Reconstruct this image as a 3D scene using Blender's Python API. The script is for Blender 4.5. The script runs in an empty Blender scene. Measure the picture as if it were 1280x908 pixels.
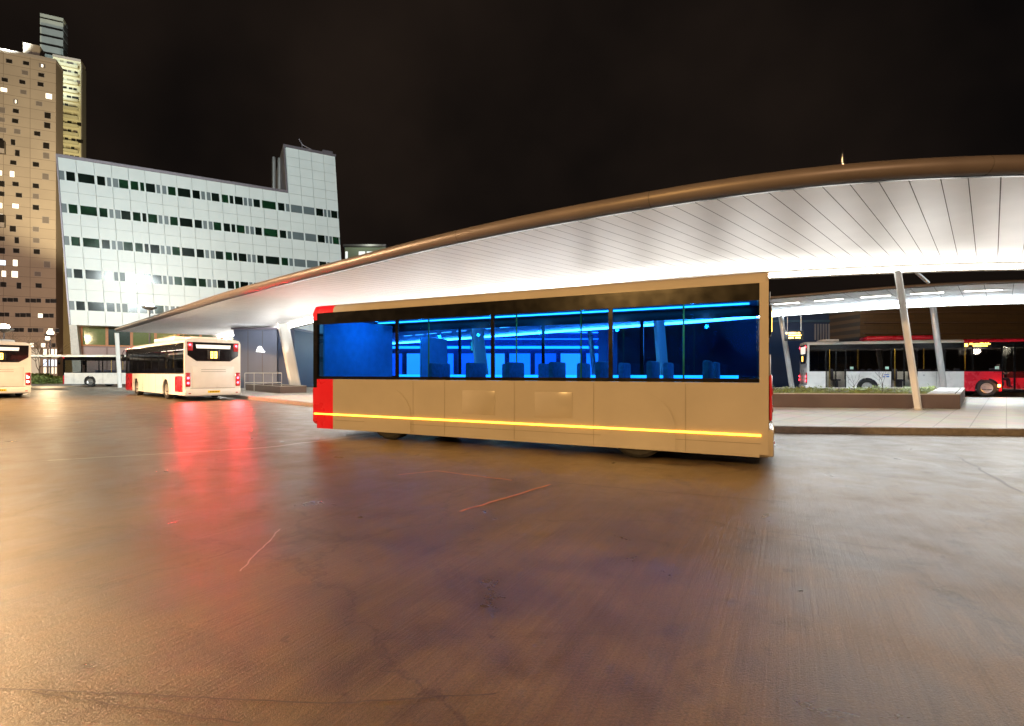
import bpy, bmesh, math, random
from mathutils import Vector, Matrix
R = math.radians
random.seed(7)
S = bpy.context.scene
C = S.collection
CAMH = 1.4
# ------------------------------------------------------------------ camera, world, exposure
cam_d = bpy.data.cameras.new('camera'); cam = bpy.data.objects.new('camera', cam_d); C.objects.link(cam)
cam.location = (0, 0, CAMH); cam.rotation_euler = (R(90), 0, 0)
cam_d.sensor_width = 36; cam_d.lens = 18; cam_d.shift_y = 11/1280
cam_d.clip_start = .05; cam_d.clip_end = 3000
S.camera = cam
S.view_settings.view_transform = 'Standard'; S.view_settings.look = 'None'
S.view_settings.exposure = 0.0; S.view_settings.gamma = 1
S.cycles.use_denoising = True
S.cycles.max_bounces = 8; S.cycles.diffuse_bounces = 3; S.cycles.glossy_bounces = 4
S.cycles.transparent_max_bounces = 16; S.cycles.sample_clamp_indirect = 6
W = bpy.data.worlds.new('World'); S.world = W; W.use_nodes = True
nt = W.node_tree; bg = nt.nodes['Background']
tc = nt.nodes.new('ShaderNodeTexCoord'); nz = nt.nodes.new('ShaderNodeTexNoise'); cr = nt.nodes.new('ShaderNodeValToRGB')
nz.inputs['Scale'].default_value = 2.2; nz.inputs['Detail'].default_value = 4
nt.links.new(tc.outputs['Generated'], nz.inputs['Vector']); nt.links.new(nz.outputs['Fac'], cr.inputs['Fac'])
cr.color_ramp.elements[0].position = .35; cr.color_ramp.elements[0].color = (.0036, .0028, .0026, 1)
cr.color_ramp.elements[1].position = .75; cr.color_ramp.elements[1].color = (.0165, .0108, .0078, 1)
nt.links.new(cr.outputs['Color'], bg.inputs['Color']); bg.inputs['Strength'].default_value = 1.0

def lamp(kind, name, loc, color, power, target=None, size=.3, spot=60, blend=.5, sy=None, vis=True):
    d = bpy.data.lights.new(name, kind); d.color = color; d.energy = power
    if kind == 'SPOT': d.spot_size = R(spot); d.spot_blend = blend; d.shadow_soft_size = size
    elif kind == 'POINT': d.shadow_soft_size = size
    elif kind == 'AREA':
        d.size = size
        if sy: d.shape = 'RECTANGLE'; d.size_y = sy
    o = bpy.data.objects.new(name, d); C.objects.link(o); o.location = loc
    if target is not None:
        o.rotation_euler = (Vector(target)-Vector(loc)).to_track_quat('-Z', 'Y').to_euler()
    return o
SOD = (1, .56, .22)
# street lamps standing behind the photographer, out of frame, plus one added fill spot
lamp('SPOT', 'street_and_fill_light', (-9, -5, 8.5), (1, .55, .17), 12500, (-6, 5, 0), .25, 150, .6)
lamp('SPOT', 'street_and_fill_light', (7, -7, 8.5), (1, .60, .32), 5200, (2, 8, 0), .25, 150, .6)
lamp('SPOT', 'street_and_fill_light', (-25, 17.5, 8.5), (1, .62, .32), 32000, (-17, 19, 0), .25, 150, .6)
lamp('SPOT', 'street_and_fill_light', (2, -3, 9.5), (1, .86, .68), 16000, (-16.5, 25, 1.4), .25, 34, .6)  # added spot that brightens the parked bus, not a street lamp
# building floodlights on far masts
lamp('SPOT', 'facade_floodlight', (-14, -16, 22), (.88, 1.0, .99), 190000, (-37, 63, 15), .6, 36, .3)
lamp('SPOT', 'tower_floodlight', (-60, 10, 14), (1, .88, .81), 380000, (-152, 160, 40), 1, 60, .5)
lamp('SPOT', 'tower_floodlight', (-95, 118, 6), (1, .64, .32), 90000, (-150, 160, 12), 1, 110, .8)
lamp('SPOT', 'gallery_floodlight', (-90, 120, 28), (1, .88, .50), 380000, (-152, 185, 86), 1, 60, .5)

# ------------------------------------------------------------------ helpers
def tag(o, label=None, cat=None, group=None, kind=None):
    if label: o['label'] = label
    if cat: o['category'] = cat
    if group: o['group'] = group
    if kind: o['kind'] = kind
    return o
def empty(name, loc=(0, 0, 0), rz=0, label=None, cat=None, group=None):
    o = bpy.data.objects.new(name, None); C.objects.link(o); o.location = loc; o.rotation_euler = (0, 0, rz)
    return tag(o, label, cat, group)
class MB:
    def __init__(s): s.v = []; s.f = []; s.m = []; s.mi = 0
    def add(s, vs, fs):
        b = len(s.v); s.v += [tuple(v) for v in vs]
        for f in fs: s.f.append([b+i for i in f]); s.m.append(s.mi)
        return s
    def box(s, x0, x1, y0, y1, z0, z1):
        return s.add([(x, y, z) for x in (x0, x1) for y in (y0, y1) for z in (z0, z1)],
                     [(0, 1, 3, 2), (4, 6, 7, 5), (0, 4, 5, 1), (2, 3, 7, 6), (0, 2, 6, 4), (1, 5, 7, 3)])
    def bevbox(s, x0, x1, y0, y1, z0, z1, r=.02, seg=2):
        bm = bmesh.new(); bmesh.ops.create_cube(bm, size=1)
        for v in bm.verts: v.co = Vector(((x0+x1)/2+v.co.x*(x1-x0), (y0+y1)/2+v.co.y*(y1-y0), (z0+z1)/2+v.co.z*(z1-z0)))
        bmesh.ops.bevel(bm, geom=bm.edges[:], offset=r, segments=seg, affect='EDGES', profile=.5)
        bm.verts.index_update()
        s.add([v.co[:] for v in bm.verts], [[v.index for v in f.verts] for f in bm.faces]); bm.free(); return s
    def prism(s, pts, axis, a0, a1):
        """polygon pts in the plane normal to axis, extruded a0..a1"""
        n = len(pts)
        def mk(p, a):
            return {'x': (a, p[0], p[1]), 'y': (p[0], a, p[1]), 'z': (p[0], p[1], a)}[axis]
        return s.add([mk(p, a0) for p in pts]+[mk(p, a1) for p in pts],
                     [list(range(n))[::-1], list(range(n, 2*n))]+[(i, (i+1) % n, n+(i+1) % n, n+i) for i in range(n)])
    def tube(s, pts, r, n=8, cap=True):
        pts = [Vector(p) for p in pts]; rs = r if isinstance(r, (list, tuple)) else [r]*len(pts)
        vs = []; up = None
        for i, p in enumerate(pts):
            d = (pts[min(i+1, len(pts)-1)]-pts[max(i-1, 0)]).normalized()
            a = d.orthogonal().normalized() if up is None else (up-d*up.dot(d)).normalized()
            up = a; b = d.cross(a)
            vs += [p+(a*math.cos(2*math.pi*k/n)+b*math.sin(2*math.pi*k/n))*rs[i] for k in range(n)]
        fs = [(i*n+k, i*n+(k+1) % n, (i+1)*n+(k+1) % n, (i+1)*n+k) for i in range(len(pts)-1) for k in range(n)]
        if cap: fs += [list(range(n))[::-1], [(len(pts)-1)*n+k for k in range(n)]]
        return s.add(vs, fs)
    def lathe(s, prof, axis='y', c=(0, 0, 0), n=24, cap=True):
        vs = []
        for (r, a) in prof:
            for k in range(n):
                t = 2*math.pi*k/n; p, q = r*math.cos(t), r*math.sin(t)
                v = {'y': (p, a, q), 'z': (p, q, a), 'x': (a, p, q)}[axis]
                vs.append((c[0]+v[0], c[1]+v[1], c[2]+v[2]))
        m = len(prof)
        fs = [(i*n+k, i*n+(k+1) % n, (i+1)*n+(k+1) % n, (i+1)*n+k) for i in range(m-1) for k in range(n)]
        if cap and prof[0][0] > 1e-4: fs.append(list(range(n))[::-1])
        if cap and prof[-1][0] > 1e-4: fs.append([(m-1)*n+k for k in range(n)])
        return s.add(vs, fs)
    def build(s, name, mats, parent=None, smooth=False):
        me = bpy.data.meshes.new(name); me.from_pydata(s.v, [], s.f)
        mats = mats if isinstance(mats, (list, tuple)) else [mats]
        for m in mats: me.materials.append(m)
        me.polygons.foreach_set('material_index', s.m)
        bm = bmesh.new(); bm.from_mesh(me); bmesh.ops.remove_doubles(bm, verts=bm.verts, dist=1e-5)
        bmesh.ops.recalc_face_normals(bm, faces=bm.faces); bm.to_mesh(me); bm.free()
        if smooth:
            me.polygons.foreach_set('use_smooth', [True]*len(me.polygons)); me.set_sharp_from_angle(angle=R(38))
        o = bpy.data.objects.new(name, me); C.objects.link(o)
        if parent: o.parent = parent
        return o
def part(name, mat, parent, *b, r=0):
    m = MB()
    for q in b: (m.bevbox(*q, r=r) if r else m.box(*q))
    return m.build(name, mat, parent, smooth=bool(r))

# ------------------------------------------------------------------ materials
def pb(name, col, rough=.5, metal=0, var=.12, scale=6, bump=0, bscale=60, spec=.5, coat=0, emis=None, es=0, stretch=(1, 1, 1)):
    m = bpy.data.materials.new(name); m.use_nodes = True; t = m.node_tree; p = t.nodes['Principled BSDF']
    p.inputs['Roughness'].default_value = rough; p.inputs['Metallic'].default_value = metal
    p.inputs['Specular IOR Level'].default_value = spec; p.inputs['Coat Weight'].default_value = coat
    tc = t.nodes.new('ShaderNodeTexCoord'); mp = t.nodes.new('ShaderNodeMapping'); mp.inputs['Scale'].default_value = stretch
    t.links.new(tc.outputs['Object'], mp.inputs['Vector'])
    n = t.nodes.new('ShaderNodeTexNoise'); n.inputs['Scale'].default_value = scale; n.inputs['Detail'].default_value = 5
    t.links.new(mp.outputs['Vector'], n.inputs['Vector'])
    r = t.nodes.new('ShaderNodeValToRGB'); r.color_ramp.elements[0].position = .3; r.color_ramp.elements[1].position = .7
    r.color_ramp.elements[0].color = (*[c*(1-var) for c in col], 1); r.color_ramp.elements[1].color = (*[min(1, c*(1+var)) for c in col], 1)
    t.links.new(n.outputs['Fac'], r.inputs['Fac']); t.links.new(r.outputs['Color'], p.inputs['Base Color'])
    mr = t.nodes.new('ShaderNodeMapRange'); mr.inputs['To Min'].default_value = max(0, rough-.07); mr.inputs['To Max'].default_value = min(1, rough+.07)
    t.links.new(n.outputs['Fac'], mr.inputs['Value']); t.links.new(mr.outputs['Result'], p.inputs['Roughness'])
    if bump:
        n2 = t.nodes.new('ShaderNodeTexNoise'); n2.inputs['Scale'].default_value = bscale; n2.inputs['Detail'].default_value = 4
        b = t.nodes.new('ShaderNodeBump'); b.inputs['Strength'].default_value = bump; b.inputs['Distance'].default_value = .02
        t.links.new(mp.outputs['Vector'], n2.inputs['Vector']); t.links.new(n2.outputs['Fac'], b.inputs['Height']); t.links.new(b.outputs['Normal'], p.inputs['Normal'])
    if emis:
        p.inputs['Emission Color'].default_value = (*emis, 1); p.inputs['Emission Strength'].default_value = es
    return m
def em(name, col, s, base=(.5, .5, .5)):
    return pb(name, base, .4, var=.02, emis=col, es=s)
def glass(name, tint, gloss=.16, rough=.03, dirt=.0):
    m = bpy.data.materials.new(name); m.use_nodes = True; t = m.node_tree; t.nodes.clear()
    o = t.nodes.new('ShaderNodeOutputMaterial'); tr = t.nodes.new('ShaderNodeBsdfTransparent'); g = t.nodes.new('ShaderNodeBsdfGlossy')
    tr.inputs['Color'].default_value = (*tint, 1); g.inputs['Roughness'].default_value = rough
    lw = t.nodes.new('ShaderNodeLayerWeight'); lw.inputs['Blend'].default_value = .5; f = t.nodes.new('ShaderNodeMath'); f.operation = 'POWER'; f.inputs[1].default_value = 4.0
    t.links.new(lw.outputs['Facing'], f.inputs[0])
    mr = t.nodes.new('ShaderNodeMapRange'); mr.inputs['To Min'].default_value = gloss*.35; mr.inputs['To Max'].default_value = .9
    mx = t.nodes.new('ShaderNodeMixShader')
    t.links.new(f.outputs[0], mr.inputs['Value']); t.links.new(mr.outputs['Result'], mx.inputs['Fac'])
    n = t.nodes.new('ShaderNodeTexNoise'); n.inputs['Scale'].default_value = 1.3; b = t.nodes.new('ShaderNodeBump'); b.inputs['Strength'].default_value = .05
    t.links.new(n.outputs['Fac'], b.inputs['Height']); t.links.new(b.outputs['Normal'], g.inputs['Normal'])
    t.links.new(tr.outputs[0], mx.inputs[1]); t.links.new(g.outputs[0], mx.inputs[2]); t.links.new(mx.outputs[0], o.inputs['Surface'])
    return m
M = {
 'white_paint': pb('white_paint', (.74, .72, .68), .28, var=.05, scale=2, coat=.4),
 'cream_paint': pb('cream_paint', (.82, .82, .80), .3, var=.05, scale=2, coat=.4),
 'tan_paint': pb('tan_paint', (.345, .32, .28), .22, var=.06, scale=1.2, coat=.4),
 'red_paint': pb('red_paint', (.62, .012, .03), .28, var=.1, scale=2, coat=.5),
 'black': pb('black_trim', (.0035, .0035, .004), .22, var=.3),
 'under': pb('underbody', (.02, .019, .018), .8, var=.4),
 'tyre': pb('tyre_rubber', (.02, .02, .02), .85, var=.3, scale=20),
 'rim': pb('rim_metal', (.55, .54, .52), .35, .8, var=.2, scale=20),
 'steel': pb('brushed_steel', (.52, .51, .49), .35, .7, var=.12, scale=8, stretch=(1, 1, .1)),
 'column': pb('column_paint', (.66, .66, .64), .4, var=.06, scale=3, stretch=(1, 1, .3)),
 'soffit': pb('soffit_panel', (.74, .74, .735), .42, var=.05, scale=.8, spec=.35),
 'seam': pb('panel_seam', (.10, .09, .08), .8),
 'fascia': pb('fascia_metal', (.150, .128, .125), .45, .25, var=.08, scale=1.5),
 'roof': pb('roof_membrane', (.06, .055, .05), .8),
 'strip': em('light_strip', (1, .97, .90), 42),
 'strip_cold': em('light_strip_cold', (.80, .92, 1), 34),
 'kerb': pb('kerb_stone', (.22, .20, .18), .5, var=.2, scale=10, bump=.2),
 'bronze': pb('bronze_panel', (.12, .085, .075), .45, var=.12, scale=1.4),
 'coping': pb('pale_stone', (.5, .47, .43), .45, var=.1, scale=5),
 'soil': pb('soil', (.05, .035, .022), .95, var=.4, scale=15, bump=.5),
 'leaf': pb('leaf', (.15, .19, .04), .6, var=.5, scale=3),
 'bark': pb('bark', (.08, .06, .045), .9, var=.3, scale=20),
 'taill': em('tail_light', (1, .03, .05), 26, (.4, .01, .01)),
 'tail_off': pb('tail_lens', (.45, .02, .03), .2, coat=.5),
 'amber': em('amber_led', (1, .52, .06), 9),
 'amberline': em('amber_light_trail', (1, .36, .015), 7.0),
 'amber_lamp': em('indicator_lamp', (1, .36, .05), 30),
 'whitelamp': em('white_lamp', (1, .95, .85), 9),
 'board': pb('board_black', (.01, .01, .01), .4),
 'plate': em('number_plate', (1, .62, .02), .25, (.75, .48, .02)),
 'seat_blue': pb('seat_blue', (.03, .16, .30), .8, var=.3, scale=12),
 'seat_dark': pb('seat_dark', (.05, .05, .08), .8, var=.3, scale=12),
 'floor_in': pb('bus_floor', (.12, .12, .13), .7),
 'wall_in': pb('bus_lining', (.35, .36, .38), .6),
 'wall_blue': pb('bus_lining_blue', (.10, .34, .58), .6),
 'pole_y': pb('yellow_pole', (.7, .45, .04), .35),
 'led_blue': em('blue_led', (.02, .45, .95), 3.6),
 'led_cyan': em('cyan_led', (.10, .72, 1), 3.6),
 'led_warm': em('warm_led', (1, .86, .68), 22),
 'glass_blue': glass('glass_blue', (.34, .66, .98), .14),
 'glass_dark': glass('glass_dark', (.55, .55, .57), .22),
 'glass_clear': glass('glass_clear', (.8, .82, .82), .12),
 'screen_glass': pb('black_glass', (.012, .010, .012), .08, coat=.6),
 'skin': pb('skin', (.5, .30, .22), .6), 'cloth': pb('dark_jacket', (.02, .022, .035), .9), 'hair': pb('hair', (.03, .02, .015), .8),
 'chrome': pb('chrome_frame', (.6, .6, .6), .2, 1),
 'paver': None,
}
# paving with joints
def brickmat(name, c1, c2, mortar, sx, sy, rough, rot=0, msize=.012, coords='Object'):
    m = bpy.data.materials.new(name); m.use_nodes = True; t = m.node_tree; p = t.nodes['Principled BSDF']
    tc = t.nodes.new('ShaderNodeTexCoord'); mp = t.nodes.new('ShaderNodeMapping'); mp.inputs['Rotation'].default_value = (0, 0, rot)
    t.links.new(tc.outputs[coords], mp.inputs['Vector'])
    b = t.nodes.new('ShaderNodeTexBrick'); b.inputs['Color1'].default_value = (*c1, 1); b.inputs['Color2'].default_value = (*c2, 1); b.inputs['Mortar'].default_value = (*mortar, 1)
    b.inputs['Scale'].default_value = 1; b.inputs['Brick Width'].default_value = sx; b.inputs['Row Height'].default_value = sy; b.inputs['Mortar Size'].default_value = msize
    n = t.nodes.new('ShaderNodeTexNoise'); n.inputs['Scale'].default_value = 1.5; n.inputs['Detail'].default_value = 6
    mx = t.nodes.new('ShaderNodeMix'); mx.data_type = 'RGBA'; mx.blend_type = 'MULTIPLY'; mx.inputs[0].default_value = .5
    t.links.new(mp.outputs['Vector'], b.inputs['Vector']); t.links.new(mp.outputs['Vector'], n.inputs['Vector'])
    t.links.new(b.outputs['Color'], mx.inputs[6]); t.links.new(n.outputs['Color'], mx.inputs[7]); t.links.new(mx.outputs[2], p.inputs['Base Color'])
    p.inputs['Roughness'].default_value = rough
    bp = t.nodes.new('ShaderNodeBump'); bp.inputs['Strength'].default_value = .4; bp.inputs['Distance'].default_value = .01; bp.invert = True
    t.links.new(b.outputs['Fac'], bp.inputs['Height']); t.links.new(bp.outputs['Normal'], p.inputs['Normal'])
    return m
M['paver'] = brickmat('platform_paving', (.55, .53, .49), (.49, .47, .43), (.27, .26, .24), 1.2, .6, .42, R(-46))

def ground_material():
    m = bpy.data.materials.new('wet_brushed_concrete'); m.use_nodes = True; t = m.node_tree; p = t.nodes['Principled BSDF']; L = t.links.new
    tc = t.nodes.new('ShaderNodeTexCoord')
    def noise(scale, detail=6, rough=.6, vec=None, dist=0):
        n = t.nodes.new('ShaderNodeTexNoise'); n.inputs['Scale'].default_value = scale; n.inputs['Detail'].default_value = detail
        n.inputs['Roughness'].default_value = rough; n.inputs['Distortion'].default_value = dist
        L(vec if vec is not None else tc.outputs['Object'], n.inputs['Vector']); return n
    def ramp(src, a, b, ca, cb):
        r = t.nodes.new('ShaderNodeValToRGB'); r.color_ramp.elements[0].position = a; r.color_ramp.elements[1].position = b
        r.color_ramp.elements[0].color = (*ca, 1); r.color_ramp.elements[1].color = (*cb, 1); L(src, r.inputs['Fac']); return r
    def mapping(rz, sc):
        a = t.nodes.new('ShaderNodeMapping'); a.inputs['Rotation'].default_value = (0, 0, rz); b = t.nodes.new('ShaderNodeMapping'); b.inputs['Scale'].default_value = sc
        L(tc.outputs['Object'], a.inputs['Vector']); L(a.outputs['Vector'], b.inputs['Vector']); return b.outputs['Vector']
    def mult(a, b, f=1):
        x = t.nodes.new('ShaderNodeMix'); x.data_type = 'RGBA'; x.blend_type = 'MULTIPLY'; x.inputs[0].default_value = f; L(a, x.inputs[6]); L(b, x.inputs[7]); return x.outputs[2]
    sv = mapping(R(28), (55, .9, 1)); sv2 = mapping(R(28), (14, .35, 1))
    big = noise(.35, 6, .6); mid = noise(1.7, 8, .65, dist=.4); streak = noise(1, 3, .6, sv); streak2 = noise(1, 4, .6, sv2); fine = noise(140, 3, .7); spots = noise(6.5, 3, .5)
    base = ramp(big.outputs['Fac'], .3, .72, (.080, .060, .032), (.168, .130, .072))
    stain = ramp(mid.outputs['Fac'], .33, .58, (.50, .48, .46), (1, 1, 1))
    brush = ramp(streak.outputs['Fac'], .3, .7, (.82, .82, .82), (1.12, 1.11, 1.10))
    brush2 = ramp(streak2.outputs['Fac'], .35, .65, (.86, .85, .84), (1.06, 1.06, 1.06))
    sp = ramp(spots.outputs['Fac'], .26, .31, (.35, .33, .32), (1, 1, 1))
    grit = noise(75, 4, .75); gr = ramp(grit.outputs['Fac'], .36, .66, (.62, .60, .58), (1.35, 1.32, 1.28))
    blot = noise(.9, 5, .7, dist=1.2); bl = ramp(blot.outputs['Fac'], .29, .46, (.40, .36, .32), (1, 1, 1))
    # hairline cracks
    vo = t.nodes.new('ShaderNodeTexVoronoi'); vo.feature = 'DISTANCE_TO_EDGE'; vo.inputs['Scale'].default_value = .33
    dn = noise(2.2, 5, .6); ad = t.nodes.new('ShaderNodeVectorMath'); ad.operation = 'MULTIPLY_ADD'; ad.inputs[1].default_value = (.9, .9, 0)
    L(dn.outputs['Color'], ad.inputs[0]); L(tc.outputs['Object'], ad.inputs[2]); L(ad.outputs[0], vo.inputs['Vector'])
    ck = ramp(vo.outputs['Distance'], .002, .006, (.45, .42, .4), (1, 1, 1))
    c = mult(mult(mult(mult(mult(base.outputs[0], stain.outputs[0]), brush.outputs[0]), brush2.outputs[0]), sp.outputs[0], .7), ck.outputs[0], .8)
    c = mult(mult(c, gr.outputs[0], .9), bl.outputs[0], .85)
    L(c, p.inputs['Base Color'])
    rr = t.nodes.new('ShaderNodeMapRange'); rr.inputs['From Min'].default_value = .32; rr.inputs['From Max'].default_value = .68; rr.inputs['To Min'].default_value = .27; rr.inputs['To Max'].default_value = .46
    L(mid.outputs['Fac'], rr.inputs['Value']); L(rr.outputs['Result'], p.inputs['Roughness'])
    p.inputs['Specular IOR Level'].default_value = .6
    def bump(h, s, d, prev=None):
        b = t.nodes.new('ShaderNodeBump'); b.inputs['Strength'].default_value = s; b.inputs['Distance'].default_value = d; L(h, b.inputs['Height'])
        if prev is not None: L(prev, b.inputs['Normal'])
        return b.outputs['Normal']
    n1 = bump(streak.outputs['Fac'], .55, .005); n2 = bump(fine.outputs['Fac'], .65, .004, n1); n2 = bump(grit.outputs['Fac'], .5, .006, n2); n3 = bump(mid.outputs['Fac'], .12, .025, n2)
    L(n3, p.inputs['Normal'])
    return m
M['ground'] = ground_material()

# ------------------------------------------------------------------ projection helpers used to survey the place
def X(px, Y): return (px-640)/640*Y
def Z(py, Y): return CAMH+(465-py)/640*Y

# ------------------------------------------------------------------ ground, islands
g = MB(); g.box(-400, 400, -60, 900, -.5, 0); tag(g.build('ground', M['ground']), kind='structure')
outerk = [(-33.5, 46.8), (-13.4, 26.0), (-6.2, 18.7), (-1.5, 15.2), (1.3, 13.6), (3.65, 12.35), (6.6, 11.7), (11.1, 11.2), (26, 11.1)]
innerk = [(40, 25.3), (24, 25.3), (15, 26.3), (8, 30), (0, 37.5), (-22, 58)]
def poly_island(name, top, z, mt, km, kw=.18):
    n = len(top)
    # inset for the kerb band
    cx = [Vector((p[0], p[1])) for p in top]; ins = []
    for i in range(n):
        a, b, c = cx[i-1], cx[i], cx[(i+1) % n]
        d1 = (b-a).normalized(); d2 = (c-b).normalized(); nn = Vector((-d1.y-d2.y, d1.x+d2.x)); nn.normalize()
        ins.append(b+nn*kw/max(.4, nn.dot(Vector((-d1.y, d1.x)))))
    k = MB()
    for i in range(n):
        j = (i+1) % n; a, b, c, d = cx[i], cx[j], ins[j], ins[i]
        k.add([(a.x, a.y, 0), (b.x, b.y, 0), (b.x, b.y, z-.02), (a.x, a.y, z-.02), (a.x+(d.x-a.x)*.12, a.y+(d.y-a.y)*.12, z), (b.x+(c.x-b.x)*.12, b.y+(c.y-b.y)*.12, z), (c.x, c.y, z), (d.x, d.y, z)],
              [(0, 1, 2, 3), (3, 2, 5, 4), (4, 5, 6, 7)])
    tag(k.build('kerb', km), kind='structure')
    m = MB(); m.prism([(v.x, v.y) for v in ins], 'z', .01, z-.004); tag(m.build(name, mt), kind='structure')
poly_island('platform_pavement', outerk+innerk, .15, M['paver'], M['kerb'])
M['sidewalk'] = brickmat('sidewalk_brick', (.30, .19, .15), (.26, .17, .14), (.12, .10, .09), .6, .3, .7)
poly_island('pavement', [(-140, 51.0), (-44.5, 51.8), (-20, 66), (30, 78), (30, 240), (-300, 240), (-300, 51)], .13, M['sidewalk'], M['kerb'])
# slab joints and repair seams across the concrete
M['joint'] = pb('joint_sealant', (.30, .28, .26), .3, var=.3, scale=12)
M['joint_o'] = pb('seam_orange', (.42, .16, .06), .35, var=.3, scale=9)
M['joint_d'] = pb('seam_dark', (.07, .06, .055), .45, var=.4, scale=9)
def strip(pts, w, mat, name='joint'):
    m = MB()
    for (a, b) in zip(pts, pts[1:]):
        a = Vector(a); b = Vector(b); n = Vector((-(b-a).y, (b-a).x)).normalized()*w/2
        m.add([(a.x+n.x, a.y+n.y, .004), (b.x+n.x, b.y+n.y, .004), (b.x-n.x, b.y-n.y, .004), (a.x-n.x, a.y-n.y, .004)], [(0, 1, 2, 3)])
    tag(m.build(name, mat), kind='structure')
def gp(px, py): Y = CAMH*640/(py-465); return (X(px, Y), Y)
def jag(a, b, n, amp):
    a = Vector(a); b = Vector(b); nn = Vector((-(b-a).y, (b-a).x)).normalized()
    return [tuple(a+(b-a)*i/n+nn*(random.uniform(-amp, amp) if 0 < i < n else 0)) for i in range(n+1)]
strip(jag(gp(60, 576), gp(330, 560), 12, .03)+jag(gp(330, 560), gp(470, 543), 10, .04)[1:], .07, M['joint'])
strip(jag(gp(575, 640), gp(688, 606), 10, .012), .035, M['joint_o'])
strip(jag(gp(498, 594), gp(545, 589), 8, .015)+jag(gp(545, 589), gp(640, 601), 8, .02)[1:], .035, M['joint_o'])
strip(jag(gp(690, 603), gp(985, 629), 26, .02), .02, M['joint_d'], 'crack')
strip(jag(gp(960, 665), gp(1130, 690), 26, .015), .012, M['joint_d'], 'crack')
strip(jag(gp(1198, 572), gp(1278, 616), 16, .03), .03, M['joint_d'], 'crack')
strip(jag(gp(0, 862), gp(420, 880), 26, .006)+jag(gp(420, 880), gp(620, 868), 16, .005)[1:], .008, M['joint_d'], 'crack')
strip(jag(gp(40, 866), gp(300, 905), 20, .008), .006, M['joint_d'], 'crack')
strip(jag(gp(300, 715), gp(350, 662), 20, .01), .012, M['joint'], 'scratch')

# ------------------------------------------------------------------ near canopy
oP = [(-34, 44.2), (-24, 34.6), (-14.2, 25.1), (-9.4, 20.75), (-5.0, 16.9), (-2.5, 14.75), (-.22, 12.98), (1.32, 11.93), (2.74, 11.05), (4.13, 10.28), (5.45, 9.72), (6.5, 9.42), (7.6, 9.22), (9.1, 9.1), (12, 9.0), (17, 9.2)]
iP = [(-33, 53.6), (-25, 47.0), (-18.6, 41.0), (-10.7, 31.5), (-2.5, 25.2), (2.5, 21.6), (7.0, 19.0), (10.1, 17.9), (12.9, 17.15), (16.5, 16.6), (24, 16.4)]
SD = Vector((.69, .724)).normalized(); TD = Vector((-SD.y, SD.x))
def sample(poly, t):
    P = [Vector(p) for p in poly]; ts = [p.dot(TD) for p in P]
    for i in range(len(P)-1):
        a, b = ts[i], ts[i+1]
        if min(a, b) <= t <= max(a, b):
            f = (t-a)/(b-a)
            # catmull-rom for a smooth curve
            p0 = P[max(i-1, 0)]; p1 = P[i]; p2 = P[i+1]; p3 = P[min(i+2, len(P)-1)]
            q = .5*((2*p1)+(-p0+p2)*f+(2*p0-5*p1+4*p2-p3)*f*f+(-p0+3*p1-3*p2+p3)*f*f*f)
            return q
    return P[0] if abs(t-ts[0]) < abs(t-ts[-1]) else P[-1]
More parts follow.
